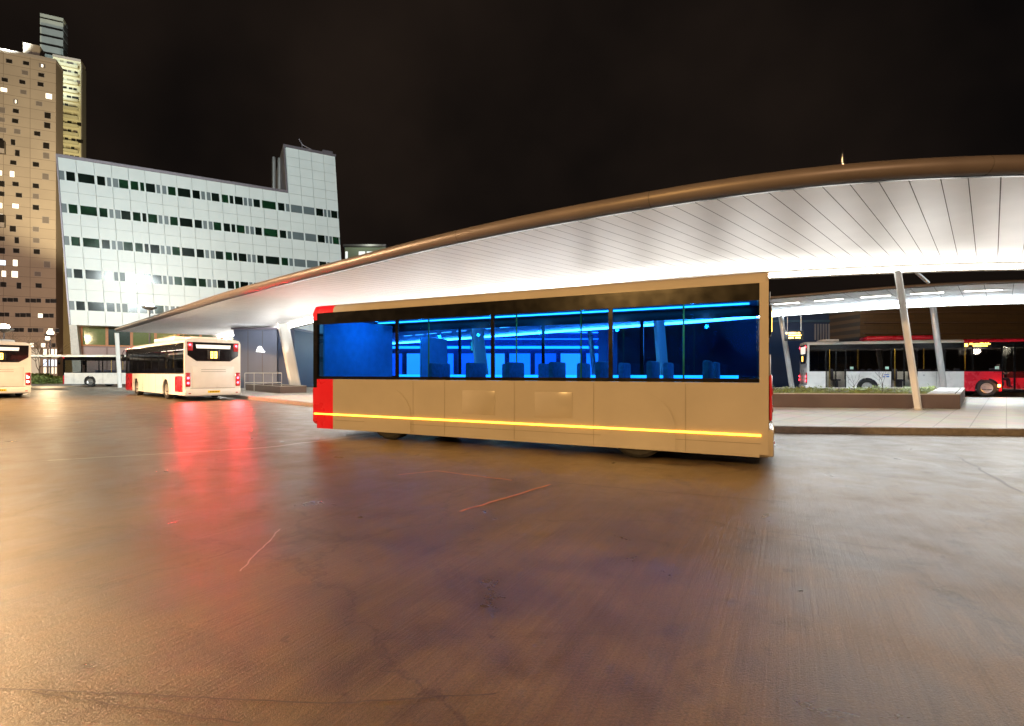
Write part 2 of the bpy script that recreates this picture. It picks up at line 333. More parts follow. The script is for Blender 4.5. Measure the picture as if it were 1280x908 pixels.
def canopy(name, oP, iP, zo, zc, zi, step, stripm, label, strip_w=.13, fr=.17, tmin=None, tmax=None, inner_strip=True):
    root = empty(name, (0, 0, 0), 0, label, 'canopy', 'platform canopies')
    to = sorted([Vector(p).dot(TD) for p in (oP[0], oP[-1])]); ti = sorted([Vector(p).dot(TD) for p in (iP[0], iP[-1])])
    t0 = max(to[0], ti[0]) if tmin is None else tmin; t1 = min(to[1], ti[1]) if tmax is None else tmax
    n = int((t1-t0)/step); sof = MB(); cr = .66; gap = .016
    def prof(t):
        a = sample(oP, t); b = sample(iP, t); c = a.lerp(b, cr)
        return [(a.x, a.y, zo), (c.x, c.y, zc), (b.x, b.y, zi)]
    for i in range(n):
        a = prof(t0+i*step+gap/2); b = prof(t0+(i+1)*step-gap/2)
        big = (i % 34 == 20); sof.mi = 0
        sof.add(a+b, [(0, 1, 4, 3), (1, 2, 5, 4)])
        e = prof(t0+(i+1)*step-gap/2); f = prof(t0+(i+1)*step+gap/2); up = .012
        sof.mi = 1; sof.add([(x, y, z+up) for (x, y, z) in e+f], [(0, 1, 4, 3), (1, 2, 5, 4)])
    sof.build('soffit', [M['soffit'], M['seam']], root)
    N = 140; ts = [t0+(t1-t0)*i/N for i in range(N+1)]
    # rounded fascia
    fm = MB(); ang = [R(a) for a in range(-90, 271, 24)]; secs = []
    for t in ts:
        o = sample(oP, t); d = sample(oP, min(t+.3, t1))-sample(oP, max(t-.3, t0)); d.normalize(); nn = Vector((-d.y, d.x))
        if nn.dot(SD) > 0: nn = -nn
        cx, cy, cz = o.x+nn.x*.06, o.y+nn.y*.06, zo+fr+.015
        secs.append([(cx+nn.x*math.cos(a)*fr*1.15, cy+nn.y*math.cos(a)*fr*1.15, cz+math.sin(a)*fr) for a in ang])
    m_ = len(ang)
    for a, b in zip(secs, secs[1:]): fm.add(a+b, [(k, k+1, m_+k+1, m_+k) for k in range(m_-1)])
    fm.add(secs[0], [list(range(m_))]); fm.add(secs[-1], [list(range(m_))[::-1]])
    fm.build('fascia', M['fascia'], root, smooth=True)
    for k in range(2, N, 12):
        jm = MB(); q = secs[k]; d = (Vector(secs[k+1][0])-Vector(q[0])).normalized()*.012
        c_ = sum((Vector(v) for v in q), Vector((0, 0, 0)))/len(q)
        A = [tuple(c_+(Vector(v)-c_)*1.012-d) for v in q]; B = [tuple(c_+(Vector(v)-c_)*1.012+d) for v in q]
        jm.add(A+B, [(i_, i_+1, m_+i_+1, m_+i_) for i_ in range(m_-1)]); jm.build('fascia_joint', M['seam'], root)
    # shadow gap trim below the fascia
    tm = MB()
    for a, b in zip(ts, ts[1:]):
        p, q = sample(oP, a), sample(oP, b); w = SD*.07
        tm.add([(p.x, p.y, zo-.004), (q.x, q.y, zo-.004), (q.x-w.x, q.y-w.y, zo-.004), (p.x-w.x, p.y-w.y, zo-.004)], [(0, 1, 2, 3)])
    tm.build('fascia_trim', M['black'], root)
    rm = MB()
    for a, b in zip(ts, ts[1:]):
        p, q = sample(oP, a), sample(oP, b); r_, s_ = sample(iP, a), sample(iP, b)
        rm.add([(p.x, p.y, zo+2*fr+.01), (q.x, q.y, zo+2*fr+.01), (s_.x, s_.y, zi+.42), (r_.x, r_.y, zi+.42)], [(0, 1, 2, 3)])
    rm.build('roof_deck', M['roof'], root)
    # inner edge beam and its light strip
    bm_ = MB(); ls = MB()
    for a, b in zip(ts, ts[1:]):
        p, q = sample(iP, a), sample(iP, b); w = SD*.26; zb = zi-.26; zt = zi+.43
        bm_.add([(p.x, p.y, zb), (p.x+w.x, p.y+w.y, zb), (p.x+w.x, p.y+w.y, zt), (p.x, p.y, zt), (q.x, q.y, zb), (q.x+w.x, q.y+w.y, zb), (q.x+w.x, q.y+w.y, zt), (q.x, q.y, zt)],
                [(0, 1, 5, 4), (1, 2, 6, 5), (2, 3, 7, 6), (3, 0, 4, 7)])
        v = SD*.02; z0 = zi-.22; z1 = z0+strip_w
        ls.add([(p.x-v.x, p.y-v.y, z0), (q.x-v.x, q.y-v.y, z0), (q.x-v.x, q.y-v.y, z1), (p.x-v.x, p.y-v.y, z1)], [(0, 1, 2, 3)])
    bm_.build('edge_beam', M['coping'], root); ls.build('light_strip', stripm, root)
    # closing panels at both ends
    for t in (t0+gap/2, t1):
        a = prof(t); e = MB(); e.add([a[0], a[1], a[2], (a[2][0], a[2][1], zi+.42), (a[0][0], a[0][1], zo+2*fr)], [(0, 1, 2, 3, 4)]); e.build('end_panel', M['fascia'], root)
    return root
can = canopy('station_canopy', oP, iP, 4.87, 4.93, 4.98, .42, M['strip'], 'long curved canopy nearest the camera with a bright white soffit and a bronze rounded edge')
def blade(parent, base, top, w, d, z0, z1, mat, name='column'):
    m = MB(); s = Vector((SD.x, SD.y, 0)); u = Vector((TD.x, TD.y, 0)); vs = []
    for (c, z) in ((base, z0), (top, z1)):
        for (a, b) in ((-1, -.6), (-.7, -1), (.7, -1), (1, -.6), (1, .6), (.7, 1), (-.7, 1), (-1, .6)):
            p = Vector((c[0], c[1], z))+s*a*d/2+u*b*w/2; vs.append(p)
    m.add(vs, [list(range(8))[::-1], list(range(8, 16))]+[(i, (i+1) % 8, 8+(i+1) % 8, 8+i) for i in range(8)])
    o = m.build(name, mat, parent)
    return o
for (bx, tx, Y, w, d) in ((1148, 1122, 17.0, .19, .26), (832, 820, 19.6, .24, .62), (606, 592, 24.2, .24, .7), (462, 448, 30.0, .24, .7), (370, 354, 35.6, .24, .75)):
    bse = (X(bx, Y), Y); tp = (X(tx, Y), Y)
    c = blade(can, bse, tp, w, d, .15, 4.75, M['column'])
    f = blade(c, bse, bse, w+.12, d+.12, .15, .19, M['steel'], 'base_plate')
b = (X(150, 45.5), 45.5); c = blade(can, b, (X(146, 45.5), 45.5), .22, .3, 0, 4.85, M['column'])
for i in range(27):
    t = -5+i*2.25
    p = sample(iP, t)-SD*1.1; o = sample(oP, t); mid = p.lerp(o, .6)
    lamp('SPOT', 'soffit_fill', (p.x, p.y, 3.0), (1, .975, .93), 195, (mid.x, mid.y, 4.95), 1.0, 172, 1)  # added fill spots that even out the soffit, without fittings
for i, t in enumerate((-4, 0, 4.2, 8.6, 13, 18, 23.5, 29.5, 36, 43, 50)):
    e = sample(iP, t)-SD*1.8
    lamp('SPOT', 'downward_fill', (e.x, e.y, 4.86), (1, .86, .68), 260, (e.x-SD.x*.2, e.y-SD.y*.2, 0), .12, 125, .8)  # added spots that brighten the paving and bounce light upward
# brace between the canopies and spike on the roof edge
m = MB(); m.tube([(X(1146, 17.3), 17.3, 4.75), (X(1160, 19), 19, 4.72)], .06); m.build('brace', M['steel'], can)
m = MB(); Yk = 9.7; m.tube([(X(1055, Yk), Yk, 5.2), (X(1052.5, Yk), Yk, Z(193, Yk))], [.012, .008]); m.tube([(X(1055, Yk), Yk, 5.18), (X(1055, Yk), Yk, 5.22)], .03)
m.build('lightning_rod', M['chrome'], can)

# second canopy beyond
oP2 = [(-26, 62), (-10, 46), (0, 36.5), (6, 30.6), (10.5, 26.8), (13.8, 24.2), (16.7, 21.9), (20.1, 20.6), (26, 20.0), (34, 20)]
iP2 = [(-22, 69), (-7, 54.5), (3, 44.2), (9, 38.2), (12.9, 34.4), (16.5, 29.8), (20.1, 26.6), (24.3, 24.9), (31, 24.2), (42, 24.2)]
can2 = canopy('far_canopy', oP2, iP2, 4.95, 4.95, 4.95, .8, M['strip_cold'], 'second canopy beyond the planter with bluish white soffit and dashed ceiling lights', strip_w=.16, fr=.06)
for i, t in enumerate((-3, 2, 7, 12, 18, 25, 32)):
    p = sample(oP2, t).lerp(sample(iP2, t), .2)
    lamp('SPOT', 'downward_fill', (p.x, p.y, 4.88), (.82, .92, 1), 1900, (p.x+SD.x*1.0, p.y+SD.y*1.5, 0), .12, 150, .7)  # added spots that brighten the far platform and the right bus
for (bx, tx, Y) in ((991, 976, 30.2), (1181, 1166, 26.0), (745, 737, 41)):
    m = MB(); m.tube([(X(bx, Y), Y, .15), (X(tx, Y), Y, 4.72)], .14 if Y < 40 else .2, 14); c = m.build('column', M['steel'], can2, smooth=True)
    m = MB(); m.tube([(X(bx, Y), Y, .15), (X(bx, Y), Y, .19)], .22, 14); m.build('base_plate', M['steel'], c)
ts = [-2+i*1.9 for i in range(24)]
for i, t in enumerate(ts):
    a = sample(oP2, t-1.0+1.0); b_ = sample(iP2, t); p = a.lerp(b_, .35); a2 = sample(oP2, t+1.15); b2 = sample(iP2, t+1.15); q = a2.lerp(b2, .35)
    if (p-q).length > 5: continue
    m = MB(); w = SD*.06
    m.add([(p.x-w.x, p.y-w.y, 4.93), (q.x-w.x, q.y-w.y, 4.93), (q.x+w.x, q.y+w.y, 4.93), (p.x+w.x, p.y+w.y, 4.93), (p.x-w.x, p.y-w.y, 4.949), (q.x-w.x, q.y-w.y, 4.949), (q.x+w.x, q.y+w.y, 4.949), (p.x+w.x, p.y+w.y, 4.949)],
          [(0, 1, 2, 3), (0, 1, 5, 4), (2, 3, 7, 6), (1, 2, 6, 5), (3, 0, 4, 7)])
    m.build('ceiling_light', M['whitelamp'], can2)

# ------------------------------------------------------------------ buses
def arch_panel(x0, x1, z0, z1, wheels, r):
    """outline in (x,z) with wheel arches cut from the bottom"""
    pts = [(x0, z1), (x0, z0)]
    for wx in sorted(wheels):
        if wx+r <= x0 or wx-r >= x1: continue
        zc = .48
        h = math.sqrt(max(0, r*r-(z0-zc)**2)); a0 = math.atan2(z0-zc, -h); a1 = math.atan2(z0-zc, h)
        if a0 < 0: a0 += 2*math.pi
        for k in range(15):
            a = a0+(a1-a0)*k/14; x = wx+r*math.cos(a); x = min(max(x, x0), x1); pts.append((x, zc+r*math.sin(a)))
    pts += [(x1, z0), (x1, z1)]
    out = [pts[0]]
    for p in pts[1:]:
        if (Vector(p)-Vector(out[-1])).length > 1e-3: out.append(p)
    return out
def make_bus(name, label, loc, rz, L=12.0, W=2.5, H=3.05, belt=1.2, skirt=.26, wheels=(2.6, 9.3), red_from=9.0, paint='white_paint', gl='glass_dark',
             doors_right=((1.2, 2.4), (5.2, 6.5), (10.6, 11.8)), doors_left=(), led='led_warm', led2='led_warm', seat='seat_dark', lining='wall_in', pod=True, band=.32,
             stripe=False, mirrors=True, spats=False, pw=1.55,  hub=None, tail_on=True, detail=True, pod_red=False, rear_light=True, lit_tail=True, tallrear=False, roofz=None, group='city buses'):
    root = empty(name, loc, rz, label, 'bus', group)
    hw = W/2; P = M[paint]; cove = .2; zr = H-cove
    # floor and underbody
    part('underbody', M['under'], root, (.15, L-.15, -hw+.32, hw-.32, .22, .36))
    part('floor', M['floor_in'], root, (.1, L-.1, -hw+.06, hw-.06, .36, .42))
    # side panels with wheel arches
    for sgn in (-1, 1):
        doors = sorted(doors_right if sgn < 0 else doors_left)
        segs = []; x = .12
        for (a, b) in doors: segs.append((x, a)); x = b
        segs.append((x, L-.12))
        for (a, b) in segs:
            if b-a < .12: continue
            cuts = [(a, b, P)] if b <= red_from else ([(a, b, M['red_paint'])] if a >= red_from else [(a, red_from, P), (red_from, b, M['red_paint'])])
            for (c, d, mt) in cuts:
                mm = MB(); ya, yb = (hw-.05, hw) if sgn > 0 else (-hw, -hw+.05)
                mm.prism(arch_panel(c, d, skirt, belt, [] if spats else wheels, .56), 'y', ya, yb)
                o = mm.build('side_panel', mt, root)
                if mt is M['red_paint']: o['label'] = 'red front section of the side'
                if detail and mt is P and not spats:
                    nx = c+.9
                    while nx < d-.3:
                        if all(abs(nx-w_) > .62 for w_ in wheels): part('panel_joint', M['black'], o, (nx-.006, nx+.006, min(sgn*(hw-.01), sgn*(hw+.002)), max(sgn*(hw-.01), sgn*(hw+.002)), skirt+.04, belt-.04))
                        nx += 1.35
            # band above the windows
        ya, yb = (hw-.05, hw-.005) if sgn > 0 else (-hw+.005, -hw+.05)
        part('header_band', M['black'], root, (.12, L-.12, ya, yb, zr-band, zr))
        part('window_sill', M['black'], root, (.12, L-.12, ya, yb, belt+.002, belt+.06)) if not doors else None
        # windows and pillars
        zt = zr-band
        for (a, b) in segs:
            n = max(1, round((b-a)/pw)); w = (b-a)/n
            for i in range(n):
                wa, wb = a+i*w, a+(i+1)*w
                part('window', M[gl], root, (wa+.035, wb-.035, sgn*(hw-.03) if sgn > 0 else -hw+.015, sgn*(hw-.015) if sgn > 0 else -hw+.03, belt+.06, zt))
                part('pillar', M['black'], root, (wb-.035, wb+.035, min(sgn*(hw-.045), sgn*(hw-.008)), max(sgn*(hw-.045), sgn*(hw-.008)), belt+.06, zt))
            if doors: part('window_sill', M['black'], root, (a, b, ya, yb, belt+.002, belt+.06))
        for (a, b) in doors:
            d = part('door', M['black'], root, (a, b, min(sgn*(hw-.05), sgn*(hw-.01)), max(sgn*(hw-.05), sgn*(hw-.01)), skirt+.02, skirt+.12), (a, a+.06, min(sgn*(hw-.05), sgn*(hw-.01)), max(sgn*(hw-.05), sgn*(hw-.01)), skirt+.12, zt),
                     (b-.06, b, min(sgn*(hw-.05), sgn*(hw-.01)), max(sgn*(hw-.05), sgn*(hw-.01)), skirt+.12, zt), ((a+b)/2-.04, (a+b)/2+.04, min(sgn*(hw-.05), sgn*(hw-.01)), max(sgn*(hw-.05), sgn*(hw-.01)), skirt+.12, zt))
            for (c, e) in ((a+.06, (a+b)/2-.04), ((a+b)/2+.04, b-.06)):
                part('door_glass', M[gl if gl != 'glass_dark' else 'glass_clear'], d, (c, e, min(sgn*(hw-.035), sgn*(hw-.02)), max(sgn*(hw-.035), sgn*(hw-.02)), skirt+.12, zt))
    # roof with rounded cove, white part and red part
    sec = [(-hw, zr), (-hw+.015, zr+.09), (-hw+.08, zr+.16), (-hw+.24, H), (0, H+.03), (hw-.24, H), (hw-.08, zr+.16), (hw-.015, zr+.09), (hw, zr)]
    for (a, b, mt) in ((.03, red_from, P), (red_from, L-.03, M['red_paint'])):
        if b-a < .05: continue
        mm = MB(); mm.prism(sec+[(hw-.06, zr-.02), (-hw+.06, zr-.02)], 'x', a, b); o = mm.build('roof', mt, root, smooth=True)
        if mt is not P: o['label'] = 'red front part of the roof'
    part('ceiling', M[lining], root, (.15, L-.15, -hw+.1, hw-.1, zr-.06, zr-.03))
    for s_ in (-1, 1):
        part('ceiling_light', M[led if s_ > 0 else led2], root, (.3, L-.3, s_*.62-.05, s_*.62+.05, zr-.085, zr-.062))
    if pod:
        mm = MB(); mm.bevbox(L*.30, L*.62, -.8, .8, H+.02, H+.30, r=.09, seg=3); mm.build('roof_pod', M['red_paint'] if pod_red else P, root, smooth=True)
        mm = MB(); mm.bevbox(L*.08, L*.17, -.7, .7, H+.02, H+.16, r=.05); mm.build('roof_hatch', P, root, smooth=True)
    # rear wall: body shell around the glazing
    def ring(yw, z0, z1, cut): return [(-yw, z0), (yw, z0), (yw, z1-cut), (yw-cut, z1), (-yw+cut, z1), (-yw, z1-cut)]
    mm = MB(); mm.prism([(-hw, min(.3, skirt+.04)), (-hw+.05, min(.24, skirt)), (hw-.05, min(.24, skirt)), (hw, min(.3, skirt+.04)), (hw, zr), (hw-.08, zr+.16), (hw-.24, H), (-hw+.24, H), (-hw+.08, zr+.16), (-hw, zr)], 'x', 0, .12)
    rp = mm.build('rear_panel', P, root)
    if detail:
        mm = MB(); zw = H-.16; zl = 1.92
        mm.prism([(-hw+.12, zl+.28), (-hw+.5, zl), (hw-.5, zl), (hw-.12, zl+.28), (hw-.10, zw), (-hw+.10, zw)], 'x', -.018, .0)
        rw = mm.build('rear_window', M['screen_glass'], root)
        mm = MB(); mm.prism([(-.75, zl+.62), (.75, zl+.62), (.78, zw-.12), (-.78, zw-.12)], 'x', -.024, -.0185); mm.build('canopy_reflection', em('rear_reflection_glow', (1, .93, .8), .9), rw)  # glowing sheet stands in for the canopy reflected in the glass
        d = part('destination_display', M['board'], root, (-.05, -.019, -.27, .27, zl+.08, zl+.56), r=.01)
        mm = MB()
        for (ox) in (-.14, .03):
            for (y0, y1, z0, z1) in ((0, .11, 0, .045), (0, .11, .14, .185), (0, .11, .28, .325), (0, .035, 0, .325), (.08, .11, 0, .325)): mm.box(-.056, -.051, ox+y0, ox+y1, zl+.15+z0, zl+.15+z1)
        mm.build('led_digits', M['amber'], d)
        # engine hatch and grille lines
        mm = MB(); mm.bevbox(-.03, -.0, -.92, .92, .62, 1.66, r=.012); h = mm.build('engine_hatch', P, root, smooth=True)
        mm = MB()
        for k in range(2): mm.box(-.034, -.029, -.55, .55, 1.50-.1*k, 1.515-.1*k)
        mm.box(-.006, -.001, -1.0, 1.0, .595, .607); mm.build('grille_slot', M['seam'], h)
        mm = MB(); mm.bevbox(-.07, .10, -hw+.01, hw-.01, min(.27, skirt+.01), .56, r=.03); bp = mm.build('bumper', P, root, smooth=True)
        part('number_plate', M['plate'], root, (-.085, -.071, -.27, .27, .37, .48))
        mm = MB()
        for k in range(6): mm.box(-.088, -.0855, -.2+k*.068, -.165+k*.068, .395, .455)
        mm.build('plate_marks', M['black'], bp)
        for s_ in (-1, 1):
            tl = part('tail_light', M['tail_off'], root, (-.05, .0, min(s_*(hw-.24), s_*(hw-.03)), max(s_*(hw-.24), s_*(hw-.03)), .68, 1.36), r=.03)
            for zz in (.86, 1.10):
                mm = MB(); mm.lathe([(.0, -.062), (.055, -.060), (.06, -.045)], 'x', (0, s_*(hw-.14), zz), 14)
                mm.build('lamp', M['taill'] if lit_tail and zz > 1 else (M['taill'] if lit_tail else M['tail_off' if spats else 'whitelamp']), tl, smooth=True)
            if rear_light:
                mm = MB(); mm.bevbox(-.04, -.019, min(s_*(hw-.34), s_*(hw-.13)), max(s_*(hw-.34), s_*(hw-.13)), zw-.42, zw-.02, r=.02); ul = mm.build('high_tail_light', M['tail_off'], root, smooth=True)
                mm = MB(); mm.lathe([(.0, -.052), (.05, -.050), (.055, -.036)], 'x', (0, s_*(hw-.22), zw-.14), 14); mm.build('lamp', M['taill'] if tail_on else M['whitelamp'], ul, smooth=True)
            part('reflector', M['tail_off'], root, (-.08, -.071, s_*1.05-.05, s_*1.05+.05, .34, .38))
    # front wall
    mm = MB(); mm.prism([(-hw, .3), (-hw+.05, .24), (hw-.05, .24), (hw, .3), (hw, 1.05), (-hw, 1.05)], 'x', L-.12, L); mm.build('front_panel', M['red_paint'], root)
    mm = MB(); mm.prism([(-hw, zr-.15), (hw, zr-.15), (hw, zr), (hw-.08, zr+.16), (hw-.24, H), (-hw+.24, H), (-hw+.08, zr+.16), (-hw, zr)], 'x', L-.12, L); mm.build('front_header', M['red_paint'], root)
    mm = MB(); mm.box(L-.06, L-.035, -hw+.04, hw-.04, 1.05, zr-.15); mm.build('windscreen', M['glass_clear'], root)
    for s_ in (-1, 1):
        part('corner_post', M['black'], root, (L-.12, L-.005, min(s_*(hw-.07), s_*(hw-.002)), max(s_*(hw-.07), s_*(hw-.002)), 1.05, zr-.15))
        part('headlight', M['whitelamp'], root, (L-.02, L+.02, min(s_*(hw-.45), s_*(hw-.12)), max(s_*(hw-.45), s_*(hw-.12)), .6, .78), r=.015)
        if not mirrors: continue
        mm = MB(); mm.tube([(L-.05, s_*(hw-.05), zr-.1), (L+.22, s_*(hw+.06), zr-.05), (L+.28, s_*(hw+.12), zr-.3)], .018); mm.bevbox(L+.22, L+.32, min(s_*(hw+.02), s_*(hw+.22)), max(s_*(hw+.02), s_*(hw+.22)), zr-.72, zr-.3, r=.03)
        mm.build('mirror', M['black'], root, smooth=True)
    # wheels
    for wx in wheels:
        for s_ in (-1, 1):
            mm = MB(); yo = s_*(hw-.03); yi = s_*(hw-.34)
            mm.lathe([(.28, yo-s_*.02), (.42, yo), (.475, yo-s_*.04), (.48, yo-s_*.1), (.48, yi+s_*.04), (.44, yi), (.1, yi)], 'y', (wx, 0, .48), 30, False)
            w = mm.build('wheel', M['tyre'], root, smooth=True)
            mm = MB(); mm.lathe([(.0, yo-s_*.01), (.07, yo-s_*.01), (.085, yo-s_*.05), (.19, yo-s_*.08), (.25, yo-s_*.03), (.285, yo-s_*.012), (.285, yo-s_*.04)], 'y', (wx, 0, .48), 30)
            r_ = mm.build('rim', M[hub or 'rim'], w, smooth=True)
            if detail:
                mm = MB()
                for k in range(10):
                    a = k*math.pi/5; mm.lathe([(0, yo-s_*.045), (.018, yo-s_*.048), (.02, yo-s_*.07)], 'y', (wx+.15*math.cos(a), 0, .48+.15*math.sin(a)), 8)
                mm.build('wheel_nuts', M['seam'], w)
            part('wheel_housing', M['under'], root, (wx-.58, wx-.53, min(s_*.7, s_*(hw-.06)), max(s_*.7, s_*(hw-.06)), .36, 1.05), (wx+.53, wx+.58, min(s_*.7, s_*(hw-.06)), max(s_*.7, s_*(hw-.06)), .36, 1.05), (wx-.53, wx+.53, min(s_*.7, s_*(hw-.06)), max(s_*.7, s_*(hw-.06)), 1.04, 1.07))
    # seats
    x = .9
    while x < L-2.6:
        for s_ in (-1, 1):
            if any(a-.2 < x < b+.1 for (a, b) in (doors_right if s_ < 0 else doors_left)): continue
            mm = MB(); y0, y1 = (s_*.42, s_*(hw-.12)); y0, y1 = min(y0, y1), max(y0, y1)
            mm.bevbox(x, x+.44, y0, y1, .82, .93, r=.04); mm.bevbox(x-.08, x+.02, y0, y1, .9, 1.58, r=.04); mm.box(x+.1, x+.3, y0+.1, y1-.1, .42, .82)
            mm.build('seat', M[seat], root, smooth=True)
        x += .86
    x = 1.4
    while x < L-2:
        mm = MB(); s_ = 1 if int(x*10) % 2 else -1; mm.tube([(x, s_*.40, .42), (x, s_*.40, zr-.06)], .017); mm.build('grab_pole', M['pole_y'], root, smooth=True); x += 1.72
    return root
# the bus sweeping past, nearest thing on the road
a = Vector((-4.45, 11.45)); b = Vector((3.72, 7.42)); Lb = (a-b).length; ang = math.atan2(a.y-b.y, a.x-b.x)
dirv = (a-b).normalized(); left = Vector((-dirv.y, dirv.x)); org = b-left*1.225
moving = make_bus('city_bus', 'large tan bus with blue glowing windows and an amber marker light trail crossing the centre', (org.x, org.y, 0), ang, L=Lb, W=2.45, H=2.9, belt=1.24,
                  skirt=.15, wheels=(1.9, Lb-2.1), red_from=Lb-.6, paint='tan_paint', gl='glass_blue', doors_right=(), led='led_blue', led2='led_cyan', seat='seat_blue', lining='wall_blue', pod=False, band=.25, tail_on=False, rear_light=False, lit_tail=False, hub='tan_paint', spats=True, pw=2.2, mirrors=False)
M['tan_seam'] = pb('tan_seam', (.17, .15, .12), .6)
part('skirt_joint', M['tan_seam'], moving, (.1, Lb-.6, 1.2250, 1.2268, .345, .352))
for xx in (1.15, 2.62, 4.1, 5.6, 6.35): part('panel_joint', M['tan_seam'], moving, (xx, xx+.006, 1.2250, 1.2268, .17, 1.22))
for (x0, x1, z0, z1) in ((3.0, 3.7, .6, 1.05), (4.5, 5.2, .6, 1.05)):
    m = MB(); m.bevbox(x0, x1, 1.2, 1.229, z0, z1, r=.01); m.build('service_flap', M['tan_paint'], moving, smooth=True)
for xx in (1.9, Lb-2.1):
    m = MB(); m.prism([(xx-.6, .155)]+[(xx+.6*math.cos(R(180-a)), .48+.6*math.sin(R(180-a))) for a in range(0, 181, 12)]+[(xx+.6, .155)], 'y', 1.2, 1.231); m.build('wheel_cover', M['tan_paint'], moving)
part('marker_light_trail', M['amberline'], moving, (.1, Lb-.05, 1.2255, 1.245, .455, .485))  # trail of the moving marker lights, built as a glowing strip
for k in range(4):
    m = MB(); xx = 1.2+k*1.9
    m.lathe([(0, 0), (.09, .005), (.10, .02)], 'z', (xx, .2, 2.9-.2-.10), 16); m.build('ceiling_spot', M['led_warm'], moving)
for xx in (1.2, 3.2, 5.2, 7.0, Lb-.85):
    l = lamp('POINT', 'cabin_light', (0, 0, 0), (.03, .50, .95), 15, size=.04); l.parent = moving; l.location = (xx, .1, 2.4)
part('blue_fill_panel', M['wall_blue'], moving, (Lb-2.0, Lb-1.95, -1.15, -.1, .42, 2.2), (Lb-.28, Lb-.24, -1.16, 1.16, .42, 2.6))  # added blue panels that fill the dark front windows
part('dado_light', M['led_blue'], moving, (.5, Lb-.5, -1.17, -1.155, 1.26, 1.33))

# parked bus under the canopy, seen from behind
pb_dir = Vector((-.74, .672)).normalized(); rc = Vector((-14.75, 25.3))
parked = make_bus('city_bus', 'white bus with a red nose seen from behind, tail lights on, waiting under the canopy', (rc.x, rc.y, 0), math.atan2(pb_dir.y, pb_dir.x), L=12.0, H=3.0, belt=1.3, wheels=(3.2, 9.4), red_from=10.3,
                  paint='cream_paint', led='led_warm', doors_right=((1.2, 2.4), (5.2, 6.5), (10.6, 11.8)))
part('engine_grille', M['red_paint'], parked, (.3, 1.5, 1.251, 1.262, .42, 1.18))['label'] = 'dull red engine grille low on the side'
for s_ in (-1, 1):
    l = lamp('SPOT', 'tail_glow', (0, 0, 0), (1, .03, .04), 420, (-3, 0, -.9), size=.12, spot=120); l.parent = parked; l.location = (-.12, s_*1.1, 1.1)
    l = lamp('SPOT', 'tail_glow', (0, 0, 0), (1, .03, .04), 260, (-3, 0, -.7), size=.12, spot=110); l.parent = parked; l.location = (-.12, s_*1.0, 2.7)
# left cut-off bus
pd = Vector((-.76, .65)).normalized(); right = Vector((pd.y, -pd.x)); rr = Vector((X(39, 28.2), 28.2)); oc = rr-right*1.25
cutbus = make_bus('city_bus', 'cream bus cut off by the left edge, seen from behind with a yellow number plate', (oc.x, oc.y, 0), math.atan2(pd.y, pd.x), L=12, H=3.0, belt=1.3, wheels=(3.2, 9.4), paint='cream_paint', lit_tail=False, tail_on=False, rear_light=False)
# bus far away under the white building
farbus = make_bus('city_bus', 'pale bus seen side on beneath the white office block, behind the parked bus', (X(93, 49.0)+11.5, 49.0, 0), math.pi, L=11.5, H=3.0, belt=1.3, wheels=(3.2, 9.0), red_from=99, paint='white_paint', pod=False, gl='glass_clear', detail=True, led='led_warm', seat='seat_dark', doors_right=())
# right bus
RA = R(-20); RN = Vector((X(1009, 32), 32)); RO = RN+Vector((-math.sin(RA), math.cos(RA)))*1.25
rightbus = make_bus('city_bus', 'white bus with a red front half and open lit doorway beyond the planter at right', (RO.x, RO.y, .0), RA, L=10.9, H=3.28, belt=1.42, skirt=.3, wheels=(3.2, 8.95), red_from=7.9,
                    doors_right=((1.0, 2.1), (4.4, 5.7), (9.6, 10.75)), pod=True, pod_red=True, band=.30)
d = part('side_display', M['board'], rightbus, (7.85, 9.15, -1.262, -1.246, 2.80, 3.06))
m = MB(); random.seed(3)
m.box(7.92, 8.06, -1.268, -1.263, 2.84, 3.02)
x = 8.14
while x < 9.05:
    w = random.uniform(.03, .06); m.box(x, x+w, -1.268, -1.263, 2.95, random.choice((3.0, 3.02, 3.04)));
    if 8.28 < x < 8.95: m.box(x, x+w, -1.268, -1.263, 2.84, random.choice((2.90, 2.91, 2.92)))
    x += w+.015
m.build('led_text', M['amber'], d)
part('indicator_light', M['amber_lamp'], rightbus, (9.42, 9.54, -1.275, -1.249, .55, .68), r=.02)
l = lamp('POINT', 'indicator_glow', (0, 0, 0), (1, .3, .04), 12, size=.05); l.parent = rightbus; l.location = (9.48, -1.5, .6)
l = lamp('POINT', 'cab_light', (0, 0, 0), (1, .85, .62), 220, size=.2); l.parent = rightbus; l.location = (10.1, -.3, 2.7)
part('fleet_number', pb('blue_mark', (.05, .15, .5), .5), rightbus, (4.05, 4.3, -1.256, -1.251, 1.2, 1.25), (4.0, 4.08, -1.256, -1.251, 1.08, 1.15), (4.15, 4.3, -1.256, -1.251, 1.08, 1.15))
m = MB(); m.lathe([(0, -1.262), (.05, -1.26), (.05, -1.25)], 'y', (6.0, 0, 1.2), 14); m.build('fuel_cap', M['steel'], rightbus)
for (x, z) in ((2.3, 1.55), (4.1, 1.55), (9.3, 1.55)): part('window_sticker', pb('sticker_green', (.5, .75, .65), .5), rightbus, (x, x+.18, -1.252, -1.243, z, z+.16))

